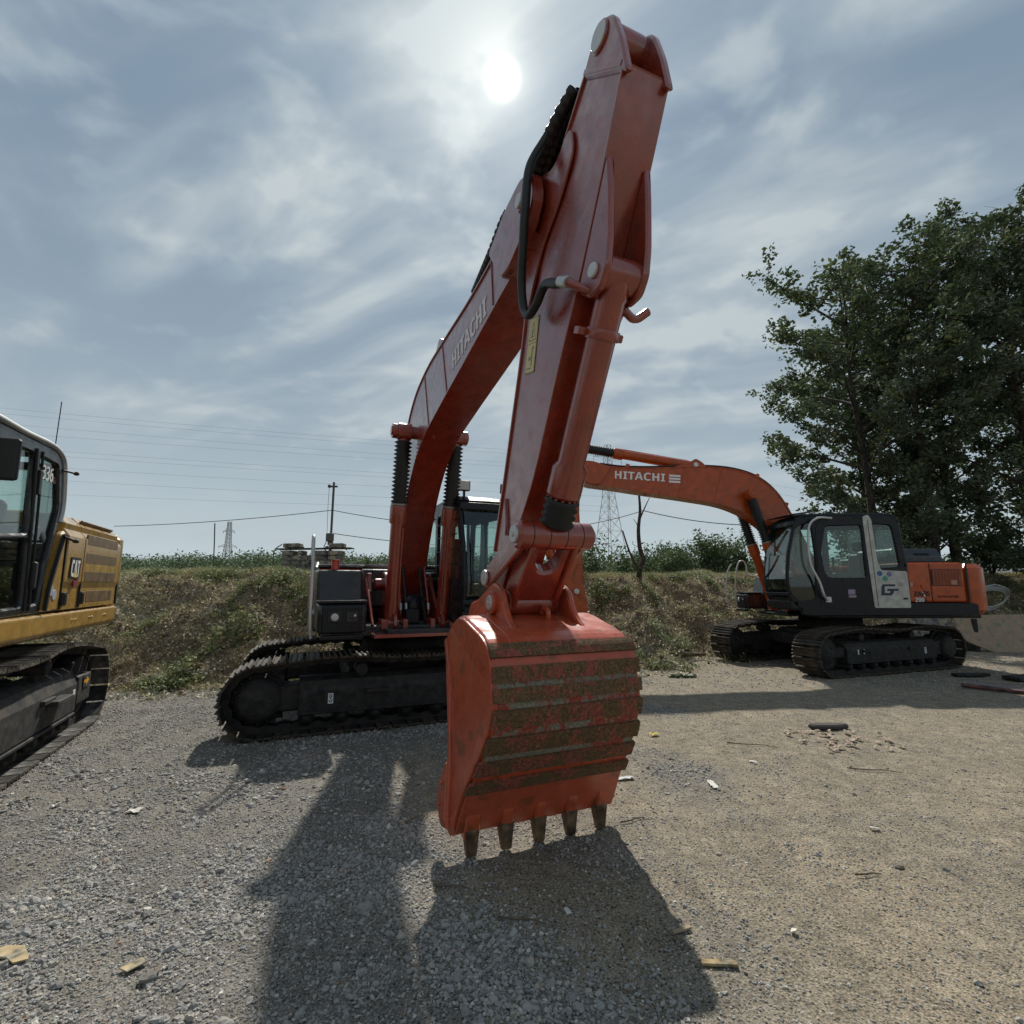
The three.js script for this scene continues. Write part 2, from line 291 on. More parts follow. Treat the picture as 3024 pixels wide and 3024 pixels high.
// bucket side outline, relative to its hinge, as the main machine holds it: mouth edge, then the shell from hinge side over the back to the lip
const bkMouth = [[0.52, -1.28], [0.46, -0.92], [0.23, -0.39], [0.11, -0.12]];
const bkShell = smooth([[0.11, -0.12], [0.22, -0.02], [0.42, 0.055], [0.72, 0.0], [0.92, -0.06], [1.03, -0.155], [1.06, -0.3], [1.075, -0.44], [1.0, -0.65], [0.86, -0.86], [0.72, -1.05], [0.585, -1.29]], 44);
const G0 = [2.77, 0.12], U0 = [2.30, 0.63], K0 = [0.47, 0.16], CY0 = [0.67, 0.97], TOP0 = [-0.70, 0.68];

function hitachi(o) {
  const root = thing(o.name, o.label, 'excavator', o.pos, o.turn);
  const P = o.paint, deck = 1.06;
  undercarriage(root, { rot: o.ucRot, shoeMats: o.shoes, frameMat: M.under, deck, half: o.half ?? 2.22,
    sign: (fr, s, w, fx) => { if (s * o.signSide > 0) { decal(fr, 'tie_down_label', 0.06, 0.12, tHook, [-fx + 0.36, 0.4, s * (w + 0.004)], [0, s > 0 ? 0 : Math.PI, 0]); if (o.extraSigns) o.extraSigns(fr, s, w, fx); } } });

  // ---- revolving frame
  const side = o.skirt ?? M.charcoal;
  part(root, 'revolving_frame', [bx(3.3, 0.14, 2.3, -0.75, deck + 0.07, 0, 0.02), bx(0.95, 0.10, 0.95, 0.72, deck + 0.06, 0, 0.015)], o.frameMat ?? M.charcoal);
  for (const s of [-1, 1]) part(root, 'side_skirt', [ext(rounded([[-2.2, deck + 0.06], [-2.2, 1.37], [s > 0 ? 0.55 : 1.35, 1.37], [s > 0 ? 0.55 : 1.35, 1.14], [s > 0 ? 0.45 : 1.2, deck + 0.05]], 0.05), 0.1, s * 1.30, 0.02)], side);
  part(root, 'boom_bracket', [0.33, -0.33].map((z) => ext(rounded([[-0.35, deck + 0.1], [-0.25, 1.75], [-0.1, 1.93], [0.12, 1.93], [0.3, 1.7], [0.62, 1.42], [0.95, 1.36], [1.0, deck + 0.1]], 0.08), 0.06, z, 0.012)).concat([rod(V(0, 1.75, -0.48), V(0, 1.75, 0.48), 0.085), bx(0.05, 0.34, 0.6, -0.25, 1.35, 0, 0.01)]), P);
  part(root, 'base_plate', [bx(0.5, 0.045, 1.3, 1.02, deck + 0.03, 0, 0.008), bx(0.30, 0.14, 0.10, 0.80, deck + 0.15, 0.47, 0.02), bx(0.30, 0.14, 0.10, 0.80, deck + 0.15, -0.47, 0.02), bx(0.30, 0.14, 0.08, 0.80, deck + 0.15, 0.19, 0.02), bx(0.30, 0.14, 0.08, 0.80, deck + 0.15, -0.19, 0.02)], o.plateMat ?? P);
  part(root, 'swing_motor', [spin(V(0.5, deck + 0.1, 0.0), V(0.5, 1.6, 0.0), [[0, 0], [0, 0.17], [0.3, 0.17], [0.34, 0.15], [0.40, 0.14], [0.45, 0.05], [0.45, 0]], 24), bx(0.16, 0.2, 0.2, 0.66, 1.3, 0.05, 0.02), rod(V(0.62, 1.22, -0.16), V(0.62, 1.5, -0.12), 0.045), bx(0.12, 0.12, 0.28, 0.66, 1.18, 0, 0.02)], M.black);
  // hydraulic lines by the boom foot
  for (const z of [0.2, 0.12, -0.12, -0.2]) part(root, 'hose', [tube([[0.55, deck + 0.1, z * 0.8], [0.62, 1.35, z], [0.58, 1.5, z], [0.34, 1.95, z], [0.3, 2.1, z]], 0.02, 24)], z > 0.15 || z < -0.15 ? P : M.hose);
  for (const z of [0.2, 0.12, -0.12, -0.2]) part(root, 'hose_fitting', [rod(V(0.615, 1.38, z), V(0.60, 1.48, z), 0.026, 10)], M.rail);

  // ---- counterweight and engine house
    const cwPlan = rounded([[-2.02, -1.33], [-2.3, -1.36], [-2.55, -1.18], [-2.72, -0.7], [-2.76, 0], [-2.72, 0.7], [-2.55, 1.18], [-2.3, 1.36], [-2.02, 1.33]], 0.14, 4);
  const hT = o.houseTop ?? 2.18;
  part(root, 'counterweight', [extY(cwPlan, 1.14, hT - 0.02, 0.09)], P);
  part(root, 'engine_house', [bx(1.17, hT - 1.38, 2.64, -1.425, (hT + 1.38) / 2, 0, 0.05), bx(0.62, hT - 1.40, 1.15, -0.52, (hT + 1.36) / 2, 0.74, 0.05)], o.houseMat ?? P);
  part(root, 'engine_cover', [extY(rounded([[-1.95, -0.95], [-0.95, -0.95], [-0.95, 1.05], [-1.95, 1.05]], 0.12), hT, hT + (o.coverH ?? 0.16), 0.03)], M.charcoal);
  if (o.exhaust) part(root, 'exhaust_vent', [bx(0.9, 0.16, 0.55, -1.55, 2.42, -0.25, 0.05)], M.charcoal);
  if (o.leftSide) o.leftSide(root);

  // ---- right front: tank, tool box, step
  part(root, 'fuel_tank', [bx(0.95, 0.86, 0.60, 0.12, 1.55, 1.02, 0.06)], P);
  part(root, 'tank_cover', [bx(0.98, 0.045, 0.62, 0.12, 1.99, 1.02, 0.015)], M.charcoal);
  part(root, 'tool_box', [ext(rounded([[0.55, 1.16], [0.55, 1.93], [0.98, 1.93], [1.08, 1.53], [1.42, 1.52], [1.5, 1.44], [1.47, 1.16]], 0.04), 0.56, 1.06, 0.03)], M.charcoal);
  const box2 = part(root, 'step_box', [bx(0.06, 0.32, 0.47, 1.475, 1.33, 1.06, 0.02), bx(0.34, 0.035, 0.58, 1.28, 1.535, 1.06, 0.01), bx(0.10, 0.06, 0.5, 1.48, 1.12, 1.06, 0.02)], M.black);
  part(box2, 'lamp_recess', [bx(0.02, 0.13, 0.16, 1.505, 1.36, 1.15, 0.01)], M.rubber); part(box2, 'work_lamp', [spin(V(1.51, 1.36, 1.15), V(1.56, 1.36, 1.15), [[0, 0], [0, 0.045], [0.014, 0.045], [0.02, 0.03], [0.022, 0]], 20)], M.lens);
  part(box2, 'latch', [bx(0.012, 0.12, 0.13, 1.508, 1.36, 0.95, 0.006), bx(0.018, 0.05, 0.06, 1.514, 1.36, 0.95, 0.006)], M.charcoal); part(box2, 'lock', [rod(V(1.51, 1.375, 0.92), V(1.53, 1.375, 0.92), 0.014, 12)], M.pinCap);
  part(root, 'handrail', [tube([[1.42, 1.12, 1.40], [1.47, 1.3, 1.42], [1.46, 1.7, 1.42], [1.40, 2.15, 1.42], [1.32, 2.32, 1.42], [1.22, 2.33, 1.42], [1.16, 2.2, 1.42], [1.14, 1.98, 1.40], [0.98, 1.95, 1.36]], 0.019, 60, 10), tube([[0.98, 1.95, 1.36], [0.7, 2.02, 1.33], [0.3, 2.03, 1.33]], 0.019, 20, 10)], M.rail);
  part(root, 'beacon', [rod(V(0.86, 1.93, 1.12), V(0.86, 2.05, 1.12), 0.05), rod(V(0.86, 2.05, 1.12), V(0.86, 2.065, 1.12), 0.058)], M.beacon);
  part(root, 'grab_bracket', [ext(rounded([[0.15, 1.62], [0.1, 1.86], [0.3, 1.92], [0.36, 1.62]], 0.05), 0.06, 0.60), tube([[0.3, 1.8, 0.64], [0.6, 1.5, 0.63], [0.9, 1.2, 0.62]], 0.022, 16)], P);

  // ---- cab
  cab(root, o);

  // ---- boom
  const F = [o.footX ?? 0.0, 1.75], ang = o.boomAng, k = (o.boomL ?? BOOM_L) / BOOM_L, B = frame2(F[0], F[1], ang), bl = ([u, v]) => B([u * k, v]);
  const w = 0.225, topL = boomTop.map(bl), botL = boomBot.map(bl);
  const boom = part(root, 'boom', [ext([...botL, ...topL.slice().reverse()], 2 * w - 0.03, 0, 0.004), ribbon(topL.slice(2, -2), 0.022, 2 * w, 0), ribbon(botL.slice(2, -2), 0.022, 2 * w, 0)], P);
  const tip = bl([BOOM_L, 0]), ear = [];
  for (const z of [-0.235, 0.235]) ear.push(ext(rounded([[5.1, 0.36], [5.5, 0.31], [5.78, 0.2], [5.9, 0.02], [5.83, -0.17], [5.65, -0.25], [5.3, -0.2], [5.15, -0.1]].map(bl), 0.06), 0.09, z, 0.012));
  part(boom, 'boom_tip', ear, P);
  const pinAt = (par, p, w2, r, cap = 0.6, mt = M.pinCap) => { for (const s of [-1, 1]) { part(par, 'pin_boss', [rod(V(p[0], p[1], s * (w2 - 0.07)), V(p[0], p[1], s * w2), r * 1.45, 28)], P); part(par, 'pin_cap', [rod(V(p[0], p[1], s * (w2 - 0.02)), V(p[0], p[1], s * (w2 + 0.016)), r, 24)], mt); } };
  pinAt(boom, tip, 0.30, 0.052);
  for (const u of [2.86, 3.62]) { const a = bl([u, lerp(1.47, 1.12, (u - 2.86) / 0.76)]), b = bl([u - 0.12, lerp(0.64, 0.40, (u - 2.86) / 0.76)]); part(boom, 'weld_seam', [0.213, -0.213].map((z) => tube([[a[0], a[1], z], [b[0], b[1], z]], 0.008, 4, 6)), P); }
  { const a = [5.02, 0.40], b = [4.86, 0.02]; const A = bl(a), Bp = bl(b); part(boom, 'weld_seam', [0.213, -0.213].map((z) => tube([[A[0], A[1], z], [Bp[0], Bp[1], z]], 0.008, 4, 6)), P); }
  // lettering
  const LT = o.logo, q = bl(LT.at), la = ang - 22.5 * D2R;
  const lg = text('HITACHI', LT.w, 0.185, 0.004); if (LT.side < 0) lg.rotateY(Math.PI); lg.rotateZ(la).translate(q[0], q[1], LT.side * (w - 0.0135)); part(boom, 'lettering', [lg], M.letter);
  if (LT.bars) { const bars = [0, 1, 2].map((i) => bx(0.26, 0.045, 0.006, 0, (i - 1) * 0.07, 0, 0).rotateZ(la)); const qb = bl([LT.at[0] - (LT.w / 2 + 0.2) * 0.92, LT.at[1] + (LT.w / 2 + 0.2) * 0.38]); part(boom, 'lettering', bars.map((b) => b.translate(qb[0], qb[1], LT.side * (w - 0.0135))), M.letter); }
  // lines along the top of the boom
  for (const z of [-0.14, -0.07, 0.07, 0.14]) { const pts = []; for (let i = 8; i < 42; i += 3) { const [x, y] = topL[i]; pts.push([x - Math.sin(ang) * 0.06, y + Math.cos(ang) * 0.06, z]); } part(boom, 'hydraulic_line', [tube(pts, 0.017, 50, 6)], z < 0 ? M.hose : P); }
  for (const i of [14, 22, 30, 37]) { const [x, y] = topL[i]; part(boom, 'line_clamp', [bx(0.09, 0.13, 0.36, x - Math.sin(ang) * 0.05, y + Math.cos(ang) * 0.05, 0, 0.02, 0, 0, ang)], P); }
  // cross tube and boom cylinders
  const bp = bl([2.14, 1.14]), bb = [F[0] + 0.78, 1.22];
  part(boom, 'cross_tube', [rod(V(bp[0], bp[1], -0.50), V(bp[0], bp[1], 0.50), 0.085, 28)], P);
  for (const s of [-1, 1]) {
    const z = s * 0.36, p0 = V(bb[0], bb[1], z), p1 = V(bp[0], bp[1], z), L = p0.distanceTo(p1), d = p1.clone().sub(p0).normalize(), at = (t) => p0.clone().addScaledVector(d, t), bl_ = o.barrel ?? 1.58;
    const cy = part(root, 'boom_cylinder', [spin(p0, p1, [[0.02, 0], [0.02, 0.07], [0.06, 0.095], [bl_ - 0.26, 0.095], [bl_ - 0.24, 0.118], [bl_ - 0.02, 0.118], [bl_, 0.105], [bl_, 0]], 30), rod(V(p0.x, p0.y, z - 0.08), V(p0.x, p0.y, z + 0.08), 0.105, 24), tube([at(0.2).add(V(0.1, 0.05, -s * 0.07)), at(0.7).add(V(0.1, 0.05, -s * 0.06)), at(1.25).add(V(0.1, 0.05, -s * 0.06))].map((v) => [v.x, v.y, v.z]), 0.016, 12)], P);
    part(cy, 'rod_boot', [boot(at(bl_ + 0.02), at(L - 0.12), 0.078, 0.122, Math.max(8, Math.round((L - bl_) / 0.06)))], M.rubber);
    part(cy, 'boot_clamp', [rod(at(bl_ - 0.005), at(bl_ + 0.03), 0.108, 24)], M.steel);
    part(cy, 'rod_end', [rod(V(p1.x, p1.y, z - 0.09), V(p1.x, p1.y, z + 0.09), 0.115, 28), rod(at(L - 0.16), at(L - 0.05), 0.07)], P);
    part(cy, 'pin_cap', [rod(V(p1.x, p1.y, z + s * 0.09), V(p1.x, p1.y, z + s * 0.16), 0.1, 24), rod(V(p1.x, p1.y, z + s * 0.16), V(p1.x, p1.y, z + s * 0.175), 0.06, 24)], P);
  }
  // ---- arm
  const aAng = o.armAng, A2 = frame2(tip[0], tip[1], aAng), ap = ([a, b]) => A2([a, b]), wa = 0.152;   // a along the arm, b toward its cylinder side
  const aOut = [...armBack.map(ap), ...armFront.slice().reverse().map(ap)];
  const arm = part(root, 'arm', [ext(aOut.slice().reverse(), 2 * wa - 0.02, 0, 0.006), ribbon(smooth(armFront.slice(0, 6), 20).map(ap), 0.02, 2 * wa + 0.012, 0), ribbon(smooth(armBack.slice(4, 8), 14).map(ap), 0.02, 2 * wa + 0.012, 0), ribbon(armBack.slice(0, 3).map(ap), 0.02, 2 * wa + 0.012, 0), ribbon([armBack[0], armFront[0]].map(ap), 0.03, 2 * wa + 0.03, 0)], P);
  const plates = [];
  for (const s of [-1, 1]) {
    plates.push(ext(rounded([[-0.33, 1.05], [-0.56, 0.93], [-0.755, 0.80], [-0.80, 0.71], [-0.78, 0.62], [-0.70, 0.56], [-0.57, 0.50]].map(ap), 0.05), 0.05, s * 0.137, 0.012));
    plates.push(ext(rounded([[-0.36, 0.42], [-0.16, 0.52], [0.1, 0.4], [0.34, 0.2], [0.75, 0.08], [0.75, 0.03], [0.35, -0.05], [0.12, -0.17], [-0.1, -0.15], [-0.2, 0.0], [-0.16, 0.24]].map(ap), 0.09), 0.02, s * (wa + 0.006), 0.006));
  }
  part(arm, 'clevis_plate', plates, P);
  const pT = ap(TOP0);
  for (const s of [-1, 1]) { part(arm, 'pin_boss', [rod(V(pT[0], pT[1], s * 0.15), V(pT[0], pT[1], s * 0.175), 0.088, 28)], P); part(arm, 'pin_cap', [rod(V(pT[0], pT[1], s * 0.17), V(pT[0], pT[1], s * 0.182), 0.076, 28)], M.pinCap); }
  part(arm, 'clevis_tube', [rod(V(pT[0], pT[1], -0.12), V(pT[0], pT[1], 0.12), 0.09, 28)], P);
  // gusset bracket for the bucket cylinder
  const br = []; for (const s of [-1, 1]) br.push(ext(rounded([[0.02, 0.93], [0.2, 1.0], [0.5, 1.08], [0.66, 1.1], [0.78, 1.06], [0.82, 0.95], [0.76, 0.8], [0.3, 0.88]].map(ap), 0.04), 0.045, s * 0.128, 0.012));
  part(arm, 'cylinder_bracket', br, P);
  const pc = ap(CY0);
  for (const s of [-1, 1]) part(arm, 'pin_cap', [rod(V(pc[0], pc[1], s * 0.148), V(pc[0], pc[1], s * 0.172), 0.045, 24)], M.pinCap);
  part(arm, 'bracket_tube', [rod(V(pc[0], pc[1], -0.12), V(pc[0], pc[1], 0.12), 0.105, 24)], P);
  part(arm, 'stiffener', [1, -1].map((s) => tube([[2.15, 0.06], [2.32, 0.14], [2.42, 0.16]].map(ap).map(([x, y]) => [x, y, s * (wa + 0.002)]), 0.011, 10, 6)), P);
  if (o.warn) { const lp = ap([1.0, 0.19]), lm = decal(arm, 'warning_label', 0.155, 0.4, tWarn, [lp[0], lp[1], wa + 0.001], [0, 0, aAng + Math.PI / 2 + 0.06], 'cream warning label with triangle'); lm.position.z = wa - 0.006; }
  if (o.cautionSticker) { const lp = ap([1.2, 0.2]); decal(arm, 'caution_label', 0.13, 0.2, tCaution, [lp[0], lp[1], -wa + 0.004], [0, Math.PI, 0], 'yellow caution sticker'); }
  // arm cylinder on top of the boom
  { const c0 = bl([3.42, 1.30]), p0 = V(c0[0], c0[1], 0), p1 = V(pT[0], pT[1], 0), L = p0.distanceTo(p1), d = p1.clone().sub(p0).normalize(), at = (t) => p0.clone().addScaledVector(d, t), b_ = Math.min(1.9, L * 0.74);
    const c = part(root, 'arm_cylinder', [spin(p0, p1, [[-0.1, 0], [-0.1, 0.09], [0, 0.115], [b_ - 0.24, 0.105], [b_ - 0.22, 0.13], [b_ - 0.02, 0.13], [b_, 0.12], [b_, 0]], 30), tube([at(0.1).add(V(0, 0.13, 0.06)), at(0.6).add(V(0, 0.13, 0.06)), at(b_ - 0.1).add(V(0, 0.14, 0.06))].map((v) => [v.x, v.y, v.z]), 0.018, 14)], P);
    part(c, 'rod_boot', [boot(at(b_ + 0.01), at(L - 0.16), 0.09, 0.125, Math.max(6, Math.round((L - b_) / 0.058)))], M.rubber);
    part(c, 'rod_end', [rod(V(p1.x, p1.y, -0.1), V(p1.x, p1.y, 0.1), 0.095)], P);
    const br2 = [[3.1, 1.32], [3.3, 1.42], [3.48, 1.44], [3.56, 1.3], [3.95, 0.92], [3.4, 1.15]].map(bl);
    part(boom, 'arm_cylinder_bracket', [0.15, -0.15].map((z) => ext(rounded(br2, 0.05).reverse(), 0.05, z)), P);
    for (const s of [-1, 1]) part(boom, 'pin_cap', [rod(V(c0[0], c0[1], s * 0.165), V(c0[0], c0[1], s * 0.195), 0.055, 20)], M.pinCap);
  }
  // ---- bucket, link
  const E = ap([3.17, 0]), bR = o.bucketRot, Bk = frame2(E[0], E[1], bR);
  const G = ap(G0), K = Bk(K0);
  // link pin: where the two link lengths meet
  const gl = Math.hypot(U0[0] - G0[0], U0[1] - G0[1]), kl = 0.615, dx = K[0] - G[0], dy = K[1] - G[1], dd = Math.hypot(dx, dy), aa = (gl * gl - kl * kl + dd * dd) / (2 * dd), hh = Math.sqrt(Math.max(0.001, gl * gl - aa * aa));
  const U = [G[0] + aa * dx / dd - hh * dy / dd, G[1] + aa * dy / dd + hh * dx / dd];
  part(root, 'bucket_side_link', [1, -1].map((s) => { const dx2 = U[0] - G[0], dy2 = U[1] - G[1], l = Math.hypot(dx2, dy2), nx = -dy2 / l * 0.075, ny = dx2 / l * 0.075; return ext(rounded([[G[0] - nx - dx2 / l * 0.08, G[1] - ny - dy2 / l * 0.08], [U[0] - nx * 1.2 + dx2 / l * 0.06, U[1] - ny * 1.2 + dy2 / l * 0.06], [U[0] + nx * 1.2 + dx2 / l * 0.06, U[1] + ny * 1.2 + dy2 / l * 0.06], [G[0] + nx - dx2 / l * 0.08, G[1] + ny - dy2 / l * 0.08]], 0.06), 0.045, s * 0.235, 0.01); }), P);
  const link = part(root, 'bucket_link', [rod(V(U[0], U[1], -0.29), V(U[0], U[1], 0.29), 0.098, 32, 0.02), rod(V(K[0], K[1], -0.2), V(K[0], K[1], 0.2), 0.095, 28)], P);
  { // tapered link body with a saddle cut at its upper end
    const d = [U[0] - K[0], U[1] - K[1]], l = Math.hypot(...d), body = ext([[-0.19, 0], [-0.175, 0.1], [-0.155, l * 0.55], [-0.205, l - 0.03], [-0.205, l + 0.02], [-0.10, l + 0.02], ...Array.from({ length: 11 }, (_, i) => { const a = Math.PI * (1 - i / 10); return [0.092 * Math.cos(a), l * 0.70 - 0.10 * Math.sin(a)]; }), [0.10, l + 0.02], [0.205, l + 0.02], [0.205, l - 0.03], [0.155, l * 0.55], [0.175, 0.1], [0.19, 0]].reverse(), 0.12, 0, 0.02);
    body.rotateY(Math.PI / 2); body.rotateZ(Math.atan2(d[1], d[0]) - Math.PI / 2).translate(K[0], K[1], 0);
    const ribs = [0.165, -0.165].map((z) => { const nx = -d[1] / l, ny = d[0] / l; return ext([[K[0] - nx * 0.09, K[1] - ny * 0.09], [U[0] - nx * 0.09, U[1] - ny * 0.09], [U[0] + nx * 0.085, U[1] + ny * 0.085], [K[0] + nx * 0.085, K[1] + ny * 0.085]].reverse(), 0.045, z, 0.01); });
    part(link, 'link_body', [body, ...ribs], P);
    for (const s of [-1, 1]) { part(link, 'pin_cap', [rod(V(U[0], U[1], s * 0.285), V(U[0], U[1], s * 0.31), 0.062, 24), rod(V(U[0], U[1], s * 0.30), V(U[0], U[1], s * 0.318), 0.02, 8)], M.rail); part(arm, 'pin_cap', [rod(V(G[0], G[1], s * 0.26), V(G[0], G[1], s * 0.285), 0.06, 24), rod(V(G[0], G[1], s * 0.28), V(G[0], G[1], s * 0.292), 0.02, 8)], M.rail); }
    for (const z of [-0.19, -0.065, 0.065, 0.19]) part(link, 'boss_joint', [rod(V(U[0], U[1], z - 0.003), V(U[0], U[1], z + 0.003), 0.1005, 32, 0.001)], M.decalBlack);
  }
  // bucket cylinder
  { const p0 = V(pc[0], pc[1], 0), p1 = V(U[0], U[1], 0), L = p0.distanceTo(p1), d = p1.clone().sub(p0).normalize(), at = (t) => p0.clone().addScaledVector(d, t), b_ = Math.min(1.38, L - 0.28);
    const n = V(d.y, -d.x, 0).multiplyScalar(d.y < 0 ? -1 : 1);
    const cy = part(root, 'bucket_cylinder', [spin(p0, p1, [[-0.08, 0], [-0.08, 0.07], [0, 0.1], [0.12, 0.1], [0.14, 0.092], [b_ - 0.24, 0.092], [b_ - 0.2, 0.118], [b_ - 0.02, 0.118], [b_, 0.11], [b_, 0]], 32)], P);
    part(cy, 'rod_boot', [boot(at(b_ + 0.005), at(L - 0.075), 0.098, 0.122, 4, 28)], M.rubber);
    const fl = []; for (let i = 0; i < 14; i++) { const a = i / 14 * 2 * Math.PI, c = at(b_ - 0.005), e = n.clone().multiplyScalar(Math.cos(a) * 0.1).add(V(0, 0, Math.sin(a) * 0.1)); fl.push(rod(c.clone().add(e), c.clone().add(e).addScaledVector(d, 0.02), 0.012, 6)); }
    part(cy, 'flange_bolt', fl, P);
    for (const t of [0.30]) part(cy, 'pipe_clamp', [spin(at(t), at(t + 0.07), [[0, 0.09], [0, 0.106], [0.06, 0.106], [0.06, 0.09]], 28), bx(0.07, 0.05, 0.32, at(t + 0.03).x, at(t + 0.03).y, -0.0, 0.01, 0, 0, Math.atan2(d.y, d.x) + Math.PI / 2).translate(n.x * -0.04, n.y * -0.04, 0)], P);
    part(cy, 'oil_pipe', [tube([at(0.1).addScaledVector(n, 0.02).add(V(0, 0, -0.1)), at(0.16).add(V(0, 0, -0.12)).addScaledVector(n, -0.03), at(0.3).add(V(0, 0, -0.105)).addScaledVector(n, -0.04), at(b_ - 0.3).add(V(0, 0, -0.105)).addScaledVector(n, -0.04), at(b_ - 0.12).add(V(0, 0, -0.1))].map((v) => [v.x, v.y, v.z]), 0.018, 40), tube([at(0.12).add(V(0, 0, 0.08)), at(0.10).add(V(0, 0, 0.18)).addScaledVector(n, -0.05), at(0.08).add(V(0, 0, 0.24)).addScaledVector(n, -0.12)].map((v) => [v.x, v.y, v.z]), 0.026, 14), tube([at(0.16).add(V(0, 0, -0.1)), at(0.2).add(V(0, 0, -0.2)), at(0.14).add(V(0, 0, -0.28))].map((v) => [v.x, v.y, v.z]), 0.026, 14)], P);
    if (o.bigHose) {
      const e = at(0.08).add(V(0, 0, 0.24)).addScaledVector(n, -0.12), m = (a, b, z) => { const [x, y] = ap([a, b]); return [x, y, z]; };
      part(arm, 'hose', [tube([m(-0.55, 0.25, 0.14), m(-0.36, 0.14, 0.22), m(-0.18, 0.14, 0.30), m(0.1, 0.20, 0.325), m(0.4, 0.19, 0.30), m(0.62, 0.17, 0.27), m(0.78, 0.22, 0.25), m(0.83, 0.32, 0.25), m(0.78, 0.42, 0.25), m(0.68, 0.52, 0.25), [lerp(e.x, m(0.68, 0.52, 0)[0], 0.4), lerp(e.y, m(0.68, 0.52, 0)[1], 0.4), 0.25], [e.x, e.y, e.z]], 0.031, 90, 10)], M.hose);
      const h2 = m(0.66, 0.55, 0.25); part(arm, 'hose_fitting', [rod(V(lerp(e.x, h2[0], 0.32), lerp(e.y, h2[1], 0.32), 0.25), e.clone(), 0.036, 16)], M.rail);
      const bm = (u, v, z) => { const [x, y] = bl([u, v]); return [x, y, z]; };
      for (const [dz, off] of [[0.20, 0.0], [0.13, 0.05], [0.05, 0.0]]) {   // spiral-wrapped hoses crossing from the boom to the arm cylinder
        const c = new THREE.CatmullRomCurve3([bm(4.55, 0.72 + off, dz * 0.8), bm(5.05, 0.50 + off, dz), bm(5.4, 0.44 + off, dz), m(-0.10 - off, -0.16, dz), m(-0.30 - off, 0.06, dz), m(-0.46, 0.22 - off, dz * 0.9), m(-0.60, 0.36, dz * 0.7)].map((p) => V(...p))), nS = 130, g = new THREE.TubeGeometry(c, nS, 1, 9, false), p = g.attributes.position;
        for (let i = 0; i <= nS; i++) { const q = c.getPointAt(i / nS), r = 0.040 + (i % 4 < 2 ? 0.008 : 0); for (let j = 0; j <= 9; j++) { const k = i * 10 + j, v = V(p.getX(k), p.getY(k), p.getZ(k)).sub(q).multiplyScalar(r).add(q); p.setXYZ(k, v.x, v.y, v.z); } }
        g.computeVertexNormals(); part(arm, 'hose', [g], M.hose);
      }
    }
  }
  bucket(root, o, Bk, K);
  return root;
}
